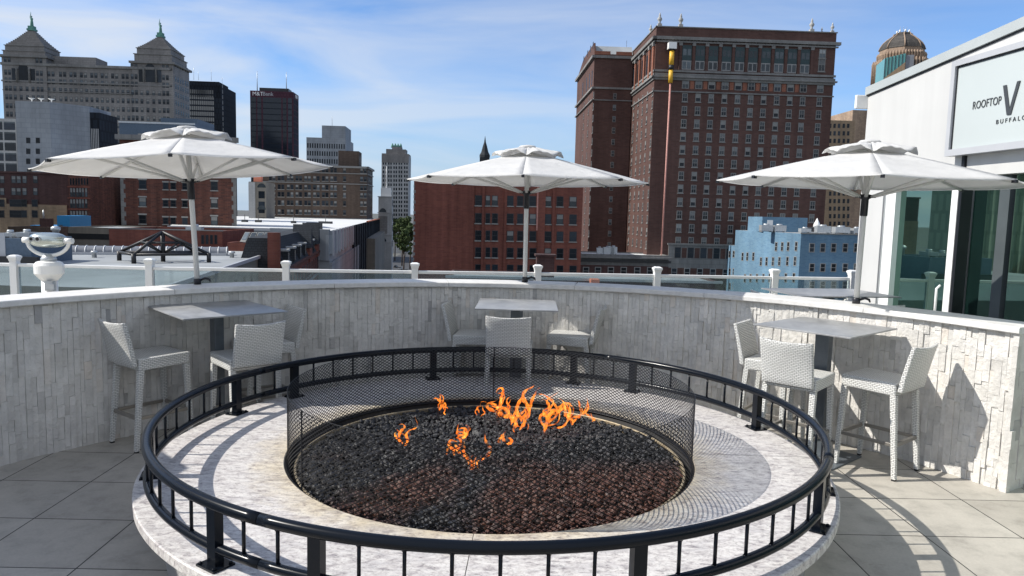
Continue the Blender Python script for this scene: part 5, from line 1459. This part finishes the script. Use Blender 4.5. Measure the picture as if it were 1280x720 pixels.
for a in ca[:10]:
    m = MB(); f.box(m, a-1.15, a+1.15, zz0, zz1-.1, -.02, .04, 'frame_white')
    for dx in (-.98, .12): f.box(m, a+dx, a+dx+.86, zz0+.25, zz1-.35, .04, .06, 'glass_mid')
    f.box(m, a-1.15, a+1.15, zz1-.1, zz2, -.02, .05, 'teal_frame')
    for dx in (-.95, .13): f.box(m, a+dx, a+dx+.82, zz1+1.1, zz2-.9, .05, .07, 'glass_mid')
    m.build('ballroom_window', None, b.root)
for i in range(11):
    a = (ca[i]-1.6) if i == 0 else ((ca[i-1]+ca[i])/2 if i < 10 else ca[9]+1.6)
    m = MB(); f.box(m, a-.32, a+.32, zz0-.4, zz2-.2, 0, .3, 'brick_hotel'); f.box(m, a-.42, a+.42, zz2-.2, zz2+.5, 0, .42, 'stone_trim'); m.build('pilaster', None, b.root)
a = ca[10]
for v_ in (89.5, 73): zq = f.at(1028, v_)[1]; b.wins.append((f, a, zq, 'hotell_s', 1.7, 3.2 if v_ > 80 else 2.2))
# lower storeys in stone
z0_, z1_ = f.at(900, 336)[1], f.at(900, 306.5)[1]; boxp(b.root, 'stone_storeys', 'stone_trim', (f.at(835, 320)[0], -.25, 0), (W, 0, z1_))
m = MB(); fs = Face(b, 0, -.25, 0); zq = f.at(860, 322.5)[1]
for a in ca: b.wins.append((fs, a, zq, 'dark', 1.5, 2.6))
for a0, a1 in zip(ca[:-1], ca[1:]): boxp(b.root, 'dark_panel', 'brick_hotel', ((a0+a1)/2-.6, -.30, zq), ((a0+a1)/2+.6, -.251, zq+2.5))
b.band(fs, W, z1_-.2, z1_+.25, .35, 'stone_trim', a0=f.at(835, 320)[0]); boxp(b.root, 'dark_lower_floor', 'brick_hotel', (f.at(835, 320)[0], -.30, 0), (W, -.252, f.at(900, 336)[1]))
fs2 = Face(b, 0, -.31, 0); zq = f.at(860, 346)[1]
for a in ca: b.wins.append((fs2, a-.7, zq, 'white', 1.5, 2.2))
# left flank
fl_ = b.L; lc = [fl_.at(u_, 160)[0] for u_ in (791.5, 796.8, 802.2, 807.8, 814.2)]
for i in range(13):
    z = f.at(820.5, 119+16.0*i)[1]
    for a in lc: b.wins.append((fl_, a, z, rr.choice(['hotel_s', 'hotelb_s']), 1.2, 1.9))
lz0, lz1 = f.at(820.5, 91)[1], f.at(820.5, 60)[1]
for u_ in (793.5, 798.5, 803.8, 809.5): a = fl_.at(u_, 80)[0]; m = MB(); fl_.box(m, a-1.5, a+1.5, lz0, lz1, -.02, .05); m.build('tall_window', 'glass_dark', b.root)
for u_ in (790.5, 796, 801, 806.5, 812.8, 817.5): a = fl_.at(u_, 80)[0]; m = MB(); fl_.box(m, a-.55, a+.55, lz0-.5, lz1+.6, 0, .45, 'brick_hotel_light'); fl_.box(m, a-.7, a+.7, lz1+.6, lz1+1.6, 0, .6, 'stone_trim'); m.build('flank_pilaster', None, b.root)
def urn(a_, y_, k=1):
    m = MB(); z = b.h+.25; m.box((a_-.5*k, y_-.5*k, z), (a_+.5*k, y_+.5*k, z+.6*k)); m.lathe([(.25*k, z+.6*k), (.35*k, z+.8*k), (.22*k, z+1.0*k), (.55*k, z+1.5*k), (.6*k, z+1.8*k), (.25*k, z+2.3*k), (.3*k, z+2.5*k), (.1*k, z+3.2*k)], n=10, c=(a_, y_)); m.build('roof_urn', 'white_stone', b.root)
for u_, k in ((825, 1), (851.5, 1), (1016, 1), (1042, .75), (1029, .4)): urn(f.at(u_, 34)[0], .6, k)
urn(.6, 9, .8)
m = MB(); m.tube([(.5, 40, b.h), (.5, 40, b.h+6)], .05, n=5); m.build('whip_aerial', 'steel_black', b.root)
fe = f.at(856, 118)[0]; boxp(b.root, 'fire_stair_box', 'brick_hotel', (0, 0, b.h), (.5, .5, b.h+.2))
b.flush()
hotel = b
# construction chute down the facade
a0, z0 = f.at(838.3, 57); a1, z1 = f.at(823.5, 345)
ch = thing('construction_chute', 'long thin construction chute, yellow at its top and pinkish below, on the hotel facade', 'chute', (b.x, b.y, b.z), b.al)
P_ = lambda t, o=-1.6: (a0+(a1-a0)*t, o, z0+(z1-z0)*t)
def tt(v_): return (v_-57)/(345-57)
m = MB(); m.tube([P_(tt(104)), P_(tt(345))], .22, n=10); m.build('red_section', 'pole_trim_red', ch)
m = MB(); m.tube([P_(tt(65)), P_(tt(82.5))], .58, n=12); m.tube([P_(tt(88)), P_(tt(103.9))], .52, n=12); m.build('yellow_section', 'chute_yellow', ch)
m = MB(); m.tube([P_(tt(61.5)), P_(tt(65.1))], .8, n=12); m.tube([P_(tt(82.4)), P_(tt(88.1))], .62, n=12); m.build('black_joint', 'steel_black', ch)
m = MB(); q = P_(tt(58)); m.box((q[0]-1.0, q[1]-.8, q[2]-1.0), (q[0]+.9, q[1]+.8, q[2]+.5)); m.build('hopper', 'white_paint', ch)

# hotel left wing
b = Bld('brick_hotel_tower', 'narrower brick hotel tower left of the great wing, its sunlit flank orange-red', 'building', 743.5, 792, 205, 52, 36, 2.5, vref=60)
f = b.F; m = MB(); zr_ = b.h; m.prism([(0, 0), (b.w, 0), (b.w, b.d), (0, b.d)], 0, zr_-3.2, 'brick_hotel', 'roof_grey')
m.hexa([(0, 0, zr_-3.2), (.4, 0, zr_-3.2), (.4, b.d, zr_-3.2), (0, b.d, zr_-3.2), (0, 1.5, zr_), (.4, 1.5, zr_), (.4, b.d*.62, zr_), (0, b.d*.62, zr_)], 'brick_hotel'); m.build('wall', None, b.root)
m = MB(); m.hexa([(.4, .5, zr_-3.2), (b.w, .5, zr_-3.2), (b.w, b.d, zr_-3.2), (.4, b.d, zr_-3.2), (.4, 2.5, zr_-.6), (b.w, 2.5, zr_-.6), (b.w, b.d-6, zr_-.6), (.4, b.d-6, zr_-.6)]); m.build('roof', 'roof_grey', b.root)
for v_, h, o in ((73, .7, .5), (111.5, .5, .35), (126, .3, .25)):
    z = f.at(760, v_)[1]; b.band(f, b.w, z, z+h, o, 'stone_trim'); b.band(b.L, b.d, z, z+h, o+.2, 'stone_trim')
z = f.at(760, 73)[1]
for u_ in (753, 780): a = f.at(u_, 72)[0]; boxp(b.root, 'attic_window', 'brick_hotel_light', (a-2.2, -.04, z+1), (a+2.2, 0, z+1.9))
for i in range(15): a, z = f.at(767-.018*16*i, 124+14.3*i); b.wins.append((f, f.at(765.5, 200)[0], z, 'hotel', .9, 1.6))
for i in range(15):
    z = f.at(743.5, 124+14.3*i)[1]
    for u_ in (728, 733.5, 739.5): b.wins.append((b.L, b.L.at(u_, 200)[0], z, 'hotel_s', 1.0, 1.7))
z = f.at(743.5, 104)[1]
for u_ in (729, 733.5, 737, 740): b.wins.append((b.L, b.L.at(u_, 100)[0], z, 'dark', 1.2, 4)); b.wins.append((b.L, b.L.at(u_, 100)[0], z+10, 'dark', 1.1, 1.7))
b.flush()
# podium
b = Bld('hotel_podium', 'low grey stone podium joining the two hotel wings, with white-framed windows below', 'building', 726, 836, 172, 317, 12, 2.5)
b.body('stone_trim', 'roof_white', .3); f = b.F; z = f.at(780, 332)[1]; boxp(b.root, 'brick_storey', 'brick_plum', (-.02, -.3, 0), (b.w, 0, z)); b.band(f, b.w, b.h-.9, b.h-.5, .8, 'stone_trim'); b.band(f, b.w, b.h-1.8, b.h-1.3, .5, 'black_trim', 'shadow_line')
for u_ in (732, 747, 763, 779, 796, 812): a, z = f.at(u_, 343.5); b.wins.append((Face(b, 0, -.3, 0), a, z, 'white', 1.5, 1.9))
for u_, w_, h_ in ((749, 1.3, 1.6), (757, 2.6, 1.8), (766, 1.6, 1.9)): a, z = f.at(u_, 317); acunit(b.root, a, 3, b.h-.3, w_, 1.5, h_)
b.flush()
# near low roofs beyond the rail, centre
b = Bld('long_low_shed', 'long low brick shed with a pale roof edge seen through the middle of the railing', 'building', 560, 900, 88, 345, 10, 2)
b.body('brick_plum', 'roof_grey', .2); a, z = b.F.at(742, 352); boxp(b.root, 'orange_chimney', 'orange_panel', (a-.55, -1.5, b.h-4), (a+.5, .2, b.h+.1)); b.band(b.F, b.w, b.h-.2, b.h+.1, .3, 'duct_metal', 'gutter')
a, z = b.F.at(685, 320); m = MB(); m.box((a-1.2, 2, b.h-.2), (a+1.0, 4, py(680, 322, 88).z-b.z)); m.box((a-1.4, 1.8, py(680, 322, 88).z-b.z), (a+1.2, 4.2, py(680, 319.5, 88).z-b.z)); m.build('brick_chimney', 'brick_plum', b.root)

# ---------------------------------------------------------------- blue building
D = 150
b = Bld('blue_painted_building', 'blue-painted brick building with small windows, in front of the hotel', 'building', 1001, 1090, D, 292, 1, 2, vref=300)
# its corner is at column 1001; the lit flank runs back to the left
pc = py(1001, 292, D); zt_ = pc.z; pe_ = pz(919, 290, zt_)
dvb = Vector((pe_.x-pc.x, pe_.y-pc.y)); 
if dvb.length > 60 or pe_.y < D: pe_ = py(919, 290, 178); dvb = Vector((pe_.x-pc.x, pe_.y-pc.y))
Lb = dvb.length; W = b.w; al = b.al; ux = Vector((cos(-al)*dvb.x-sin(-al)*dvb.y, sin(-al)*dvb.x+cos(-al)*dvb.y))
ba = ux; ext = py(900, 312, 184); ev = Vector((ext.x-b.x, ext.y-b.y)); ev = Vector((cos(-al)*ev.x-sin(-al)*ev.y, sin(-al)*ev.x+cos(-al)*ev.y))
m = MB(); m.prism([(0, 0), (W, 0), (W, ba.y+6), (ba.x, ba.y)], 0, b.h, 'blue_brick', 'roof_grey'); m.prism([(ba.x, ba.y), (ba.x+8, ba.y+8), (ev.x+6, ev.y+6), (ev.x, ev.y)], 0, b.h-3.8, 'blue_brick', 'roof_grey'); m.build('wall', None, b.root)
beta = atan2(-ba.y, -ba.x); fw = Face(b, ba.x, ba.y, beta); fw2 = Face(b, ev.x, ev.y, atan2(ba.y-ev.y, ba.x-ev.x))
for v_, us in ((310, (970, 977.5, 985, 995)), (328.5, (951, 958, 966, 974, 984, 993.5)), (349, (931, 938, 946, 954, 962, 972, 982, 992)), (322, (941.5, 934, 928))):
    for u_ in us: a, z = fw.at(u_, v_+4); b.wins.append((fw, a, z, 'white', 1.0, 2.0))
for v_ in (322, 344, 362):
    for u_ in (906.5, 912, 917): a, z = fw2.at(u_, v_); b.wins.append((fw2, a, z, 'white', .9, 1.7))
f = b.F
for v_ in (315.5, 340, 362):
    for u_ in (1014.5, 1028, 1041.5, 1056, 1070): a, z = f.at(u_, v_); b.wins.append((f, a, z, 'white', 1.15, 1.9 if v_ < 330 else 1.8))
a0, z0 = f.at(952, 270.5); a1, _ = f.at(1012, 271)
m = MB(); zz = py(955, 271, 166).z-b.z; x0_ = py(954, 271, 166).x-b.x; x1_ = py(1011, 271, 166).x-b.x; m.box((x0_, 15, b.h), (x1_, 24, zz)); m.build('roof_house', 'blue_brick', b.root)
m = MB(); m.box((x0_+1.2, 14.9, b.h+.2), (x0_+2.4, 15.0, b.h+2.6)); m.build('roof_door', 'white_paint', b.root)
b.band(f, W, b.h-.05, b.h+.2, .15, 'sill_stone', 'coping')
for x, y, w_, d_, h_ in ((-4.5, 10, 2.6, 1.6, 1.5), (-1.6, 10, 2.6, 1.6, 1.5), (3, 7, 2.2, 1.5, 1.0), (6.5, 7, 3.0, 1.5, 1.6), (11, 8, 3.2, 2, 1.5), (15, 8, 2.0, 2, 1.3)): acunit(b.root, x, y, b.h, w_, d_, h_)
m = MB(); m.lathe([(.8, b.h+1.3), (.7, b.h+1.9), (.05, b.h+3.3)], n=12, c=(9.5, 14)); m.build('roof_cowl', 'white_paint', b.root)
b.flush()
# ---------------------------------------------------------------- tan deco building and city hall tower
b = Bld('tan_ribbed_block', 'tan stone block with tall window strips between the hotel and the white wall', 'building', 1031, 1063, 330, 150, 40, 2, vref=240)
b.body('brick_beige', parapet=.4); f = b.F
for v_ in [160+9.4*i for i in range(15)]:
    for u_ in (1037.5, 1043, 1048.5, 1054.5, 1060): a, z = f.at(u_, v_); b.wins.append((f, a, z, 'dark', 1.1, 1.9))
b.flush()
D = 400
b = Bld('domed_deco_tower', 'tall ribbed stone tower with a faceted dark dome rising behind the white wall', 'building', 1062, 1160, D, 118, 40, 2, vref=120)
f = b.F; W = b.w; cx = (py(1127, 80, D+20).x-b.x); zq = lambda v_: py(1119, v_, D+14).z-b.z
m = MB(); m.box((f.at(1076, 160)[0], 10, 0), (W, 50, zq(140))); m.build('lower_block', 'stone_tower', b.root)
def octp(r, c=(0, 0), rot=.39): return [(c[0]+r*cos(rot+i*pi/4), c[1]+r*sin(rot+i*pi/4)) for i in range(8)]
hwid = (f.at(1158, 90)[0]-f.at(1092, 90)[0])/2*.88
cc_ = (cx+1.0, 20)
m = MB(); m.prism(octp(hwid*1.14, cc_), 0, zq(76), 'stone_tower'); m.build('octagonal_shaft', None, b.root)
m = MB(); m.prism(octp(hwid*.97, cc_), zq(76), zq(66)); m.prism(octp(hwid*.90, cc_), zq(66), zq(59)); m.build('upper_stage', 'stone_tower', b.root)
m = MB()
for lev, r, v0, v1 in ((0, 1.14, 78, 72.5), (1, .97, 67, 63)):
    P = octp(hwid*r, cc_)
    for i in range(8):
        A, B = Vector(P[i]), Vector(P[(i+1) % 8])
        for k in range(6):
            p = A.lerp(B, (k+.5)/6); m.lathe([(.75, zq(v0+24)), (.75, zq(v0)), (.9, zq(v0-1)), (.2, zq(v1))], n=6, c=(p.x, p.y))
m.build('buttress_piers', 'stone_tower', b.root)
for i in range(8):
    P = octp(hwid*1.135, cc_); A, B = Vector(P[i]), Vector(P[(i+1) % 8]); an = atan2(B.y-A.y, B.x-A.x)
    for k in range(5): p = A.lerp(B, (k+1)/6); inst(win('plain', 1.3, 9), 'slot_window', b.root, (p.x+.15*sin(an), p.y-.15*cos(an), zq(98)), an)
m = MB(); prof = [(.92, 59), (.86, 54), (.76, 49.5), (.60, 45), (.45, 42), (.38, 40.5), (.36, 38), (.22, 36.5)]
for (r0_, v0), (r1_, v1) in zip(prof[:-1], prof[1:]):
    A, B = octp(hwid*r0_, cc_), octp(hwid*r1_, cc_)
    for i in range(8): j = (i+1) % 8; m.quad([(*A[i], zq(v0)), (*A[j], zq(v0)), (*B[j], zq(v1)), (*B[i], zq(v1))])
m.build('dome', 'dome_slate', b.root)
m = MB()
for i in range(8): m.tube([(cc_[0]+hwid*r_*1.01*cos(.39+i*pi/4), cc_[1]+hwid*r_*1.01*sin(.39+i*pi/4), zq(v_)) for r_, v_ in prof[:-1]], .35, n=5)
m.build('dome_ribs', 'stone_tower', b.root)
m = MB()
for i in range(7): m.lathe([(.5, zq(37)), (.5, zq(34.5)), (.1, zq(33.5))], n=6, c=(cc_[0]+hwid*.25*cos(i*.9), cc_[1]+hwid*.25*sin(i*.9)))
m.build('crown_lamps', 'white_paint', b.root)
for x in (-1.8, 0, 1.8): mast(b.root, cc_[0]+x, cc_[1], zq(37.5), 4.0, .12)
# glazed box in front of the tower
g_ = Bld('teal_glazed_gable', 'sloping teal glass gable with a plain tan side in front of the domed tower', 'building', 1106, 1137, 200, 66, 10, -14, vref=80)
f = g_.F; m = MB(); z0, z1, zb_ = f.at(1108, 72.5)[1], f.at(1132, 66.5)[1], f.at(1107, 98)[1]; w1 = f.at(1131.5, 80)[0]
m.hexa([(0, 0, 0), (w1, 0, 0), (w1, 10, 0), (0, 10, 0), (0, 0, z0), (w1, 0, z1), (w1, 10, z1), (0, 10, z0)], 'teal_glass'); m.build('glass_wall', None, g_.root)
m = MB(); m.box((w1+.01, .2, 0), (g_.w+1, 10, z1-.4)); m.build('side_wall', 'steel_grey', g_.root)
m = MB(); m.quad([(0, -.15, 0), (w1, -.15, 0), (w1, -.15, f.at(1131, 77.5)[1]), (0, -.15, zb_)]); m.quad([(0, -.05, 0), (w1, -.05, 0), (w1, -.05, f.at(1131, 77.5)[1]), (0, -.05, zb_)]); m.build('sloping_wall', 'brick_beige', g_.root)
m = MB()
for i in range(7): x = w1*i/6; m.box((x-.07, -.12, 0), (x+.07, -.02, z0+(z1-z0)*i/6))
m.build('mullions', 'frame_dark', g_.root)

# ---------------------------------------------------------------- ribbed tower outside the picture, seen in the door glass
b = Bld('ribbed_concrete_tower', 'pale green-grey ribbed concrete tower left of the picture, mirrored in the glass doors', 'building', -620, -84, 118, 110, 8, -14, vref=200)
b.body('concrete_ribbed', parapet=.5); m = MB(); f = b.F; k = 0
while k < b.w: f.box(m, k, k+.5, 0, b.h-1, 0, .6); k += 2.4
m.build('ribs', 'concrete_ribbed', b.root)
rr = random.Random(8)
for i in range(24):
    for j in range(40):
        a = 1.45+2.4*i
        if a < b.w-1 and rr.random() < .34 and 8+3.4*j < b.h-4: b.wins.append((f, a, 8+3.4*j, 'dark', 1.7, 1.7))
b.flush()

# ---------------------------------------------------------------- white sign building on the terrace
_p = py(1079.5, 200, 10.0); P0 = Vector((_p.x, 10.0)); dw = Vector((.088, -1)).normalized(); FLZ = DZ
wb = thing('white_lounge_building', 'white rooftop lounge building at the right with glass doors and a large sign box', 'building', (P0.x, P0.y, FLZ), atan2(dw.y, dw.x))
# local x runs from the far corner towards the camera, outward (to the terrace) is -y
class Fake: pass
fk = Fake(); fk.al = atan2(dw.y, dw.x); fk.x, fk.y, fk.z = P0.x, P0.y, FLZ
WF = Face(fk, 0, 0, 0)
LW = 12.0; zA = WF.at(1081, 122)[1]; s1, zB = WF.at(1280, 38)
slope = (zB-zA)/s1
d0_ = WF.at(1117.5, 300)[0]; d1_ = WF.at(1187, 300)[0]; dz_ = WF.at(1150, 231)[1]; r0_ = WF.at(1200, 300)[0]; rz_ = WF.at(1230, 200)[1]
j0_ = WF.at(1100, 300)[0]
m = MB()
def wl3(a0, a1, z0, z1, y0=0, y1=.30, mt=None, sl0=False):
    m.hexa([(a0, y0, z0), (a1, y0, z0), (a1, y1, z0), (a0, y1, z0), (a0, y0, z1+(slope*a0 if sl0 else 0)), (a1, y0, z1+(slope*a1 if sl0 else 0)), (a1, y1, z1+(slope*a1 if sl0 else 0)), (a0, y1, z1+(slope*a0 if sl0 else 0))], mt)
wl3(0, j0_, 0, zA, sl0=True)
wl3(j0_, LW, max(dz_, rz_)+.001 if False else dz_+.06, zA, sl0=True)
wl3(d1_+.10, d1_+.12, 0, dz_+.06)
wl3(0, .3, 0, zA, .3, 7); m.build('wall', 'marked_render', wb)
m = MB()
za2, zb2 = WF.at(1081, 110.5)[1], WF.at(1280, 19)[1]
def fas(a0, a1, h0, h1, y0, y1): m.hexa([(a0, y0, zA+slope*a0+h0), (a1, y0, zA+slope*a1+h0), (a1, y1, zA+slope*a1+h0), (a0, y1, zA+slope*a0+h0), (a0, y0, zA+slope*a0+h1), (a1, y0, zA+slope*a1+h1), (a1, y1, zA+slope*a1+h1), (a0, y1, zA+slope*a0+h1)])
fas(-.02, LW, .02, za2-zA, -.035, 7); m.build('fascia', 'fascia_metal', wb)
m = MB(); fas(-.01, LW, 0, .0195, -.012, 6.9); m.build('shadow_gap', 'black_trim', wb)
m = MB(); wl3(-.05, -.0, zA-.16, zA+.02, -.16, .12); ob = m.build('gutter_box', 'white_paint', wb, bevel=.01)
m = MB(); wl3(j0_, j0_+.10, 0, dz_+.06, .02, .1); m.build('grey_jamb', 'grey_jamb', wb)
m = MB(); wl3(j0_+.10, d0_, 0, dz_+.06, -.02, .1); wl3(d0_, d1_, dz_, dz_+.06, -.02, .1); wl3(d1_, d1_+.10, 0, dz_+.06, -.02, .1); m.build('door_frame', 'white_paint', wb)
m = MB(); wl3(d0_, d1_, .0, dz_, .05, .07); m.build('door_glass', 'door_glass', wb)
m = MB(); hx_ = d1_-.05; m.tube([(hx_, -.03, .82), (hx_, -.07, .86), (hx_, -.07, 1.12), (hx_, -.03, 1.16)], .014, n=8); m.build('door_handle', 'white_paint', wb)
m = MB(); wl3(d1_+.125, d1_+.17, 0, rz_+.15, -.03, .1); m.build('black_post', 'black_trim', wb)
for a0, a1 in ((d1_+.17, d1_+.55), (d1_+.75, d1_+3.3), (d1_+3.4, LW)):
    m = MB(); wl3(a0, a1, 0, dz_+.058, .12, .14); m.build('glass_wall_panel', 'door_glass', wb)
m = MB(); wl3(d1_+.56, d1_+.70, 0, dz_+.058, .10, .2); m.build('grey_mullion', 'steel_dull', wb)
m = MB(); wl3(d1_+3.3, d1_+3.4, 0, dz_+.058, .08, .2); m.build('grey_mullion', 'column_steel', wb)
m = MB(); wl3(.3, LW, -.0, .02, .3, 7); wl3(.3, LW, .0, dz_+.06, 3.0, 3.1); m.build('interior', 'black_trim', wb)
# blinds behind, counters
# sign box
sL, zT = WF.at(1204, 78); sR = sL+3.6; zBt = WF.at(1201, 195.5)[1]; m = MB(); fr_ = .06
so = -.13
wl3(sL-.0, sL+fr_, zBt, zT, so, 0); wl3(sL+fr_, sR, zT-fr_, zT, so, 0); wl3(sL+fr_, sR, zBt, zBt+.07, so, 0); m.build('sign_frame', 'sign_frame', wb)
m = MB(); wl3(sL+fr_, sL+fr_+.018, zBt+.071, zT-fr_-.001, so+.026, 0); wl3(sL+fr_+.018, sR, zT-fr_-.02, zT-fr_-.009, so+.02, 0); m.build('sign_gasket', 'black_trim', wb)
m = MB(); wl3(sL+fr_+.0185, sR, zBt+.0705, zT-fr_-.0205, so+.03, -.001); m.build('sign_panel', 'sign_face', wb)
SF = Face(fk, 0, so+.03, 0)
def let(txt, u0, v0, u1, vt, name='lettering', spacing=1):
    a0, z0 = SF.at(u0, v0); a1, _ = SF.at(u1, v0); h = SF.at(u0, vt)[1]-z0
    o = lettering(wb, txt, 1.0, (a0, so+.028, z0), (pi/2, 0, 0), 'letter_ink', name, .004, spacing=spacing)
    bb = [v.co for v in o.data.vertices]; x0 = min(v.x for v in bb); x1 = max(v.x for v in bb); y0 = min(v.y for v in bb); y1 = max(v.y for v in bb)
    sx_ = (a1-a0)/(x1-x0); sy_ = h/(y1-y0); o.scale = (sx_, sy_, 1); o.location = (a0-x0*sx_, so+.028, z0-y0*sy_)
let('ROOFTOP', 1216.2, 137, 1251, 127.4, spacing=1.05)
let('BUFFALO', 1245.5, 155.3, 1282, 150.0, spacing=1.6)
a0, z0 = SF.at(1261.3, 143.4); zt_ = SF.at(1255, 107)[1]; aL = SF.at(1254.5, 107)[0]; aR = SF.at(1275.2, 104)[0]
m = MB(); y_ = so+.027
def stroke(x0, z0_, x1, z1_, w): m.hexa([(x0-w/2, y_-.006, z0_), (x0+w/2, y_-.006, z0_), (x0+w/2, y_, z0_), (x0-w/2, y_, z0_), (x1-w/2, y_-.006, z1_), (x1+w/2, y_-.006, z1_), (x1+w/2, y_, z1_), (x1-w/2, y_, z1_)])
stroke(a0, z0, aL+.025, zt_, .046); m.build('letter_v_left', 'letter_ink', wb)
m = MB(); y_ = so+.0255; stroke(a0+.012, z0, aR-.01, zt_+.01, .038); m.build('letter_v_right', 'letter_ink', wb)

# ---------------------------------------------------------------- street, trees, cars
st_ = MB(); a = pz(480, 334, GZ+.05); st_.quad([(-75, 250, 0), (-45, 250, 0), (-62, 640, 0), (-92, 640, 0)]); struct(st_.build('street', 'asphalt', None, (0, 0, GZ+.05)))
pv = MB(); pv.box((-110, 395, 0), (-92, 470, .14)); pv.box((-44, 380, 0), (-38, 470, .14)); struct(pv.build('pavement', 'kerb', None, (0, 0, GZ+.02)))
def tree(label, u_, v_, D_, h_px, w_px, seed):
    rr = random.Random(seed); P = py(u_, v_, D_); s_ = D_/F; H2 = h_px*s_; Wd = w_px*s_/2; base = P.z-H2; base = min(base, GZ+.5)
    Ht = P.z-GZ
    t = thing('tree', label, 'tree', (P.x, D_, GZ), group='street trees in the gap between the buildings')
    m = MB(); m.tube([(0, 0, 0), (.2, 0, Ht*.35), (0, .2, Ht*.7)], [.45, .35, .15], n=7)
    for k in range(5): a = k*1.3; m.tube([(0, 0, Ht*(.3+.06*k)), (Wd*.5*cos(a), Wd*.5*sin(a), Ht*(.55+.05*k))], [.2, .06], n=5)
    m.build('trunk', 'bark', t)
    m = MB(); cl = [(rr.gauss(0, .42)*Wd, rr.gauss(0, .42)*Wd, Ht*.42+rr.random()**.8*Ht*.5, Wd*rr.uniform(.22, .45)) for _ in range(26)]
    for cx_, cy_, cz_, cr_ in cl:
        for _ in range(70):
            th, ph_ = rr.uniform(0, 2*pi), math.acos(rr.uniform(-1, 1)); r_ = cr_*rr.uniform(.55, 1.05)
            x, y, z = cx_+r_*sin(ph_)*cos(th), cy_+r_*sin(ph_)*sin(th), cz_+r_*cos(ph_)*.8; q = rr.uniform(.25, .55)
            ax = Vector((rr.gauss(0, 1), rr.gauss(0, 1), rr.gauss(0, 1))).normalized(); bx = ax.orthogonal().normalized()*q; cx2 = ax.cross(bx)
            c_ = Vector((x, y, z)); m.quad([c_-bx-cx2, c_+bx-cx2*.8, c_+bx+cx2, c_-bx*.9+cx2])
    m.build('crown', 'leaves', t, recalc=False)
tree('tallest dark green tree in the gap left of the red brick building', 503, 268, 455, 60, 24, 1)
tree('small yellow-green tree in front of the tall one, by the street', 505, 286, 395, 30, 17, 2)
tree('leafy tree squeezed between the tall one and the red brick wall', 513, 276, 430, 50, 18, 3)
tree('dim tree behind the pale arched tower', 494, 271, 500, 50, 16, 4)
def car(label, u_, v_, D_, col, rz):
    P = py(u_, v_, D_); t = thing('parked_car', label, 'car', (P.x, D_, GZ+.06), rz, 'cars on the street far below')
    m = MB(); m.hexa([(-2.2, -.88, .35), (2.2, -.88, .35), (2.2, .88, .35), (-2.2, .88, .35), (-2.15, -.85, .88), (2.1, -.85, .80), (2.1, .85, .80), (-2.15, .85, .88)]); m.build('body', col, t, bevel=.08)
    m = MB(); m.hexa([(-1.7, -.78, .86), (1.0, -.78, .86), (1.0, .78, .86), (-1.7, .78, .86), (-1.2, -.65, 1.42), (.35, -.65, 1.42), (.35, .65, 1.42), (-1.2, .65, 1.42)]); m.build('cabin', 'glass_dark', t, bevel=.05)
    for x in (-1.4, 1.4):
        for y in (-.86, .86): m = MB(); m.tube([(x, y-.1, .33), (x, y+.1, .33)], .33, n=12); m.build('wheel', 'tyre', t)
plain('car_silver', (.45, .46, .48), .3, .4); plain('car_black', (.02, .02, .025), .25); plain('car_white', (.7, .7, .7), .3)
car('dark car parked on the left side of the far street', 495, 317, 440, 'car_black', 1.5)
car('silver car on the far street, right of the dark one', 500.5, 321, 425, 'car_silver', 1.55)
car('white car at the kerb by the small tree', 508, 325, 410, 'car_white', 1.6)
def dk_tree(): pass
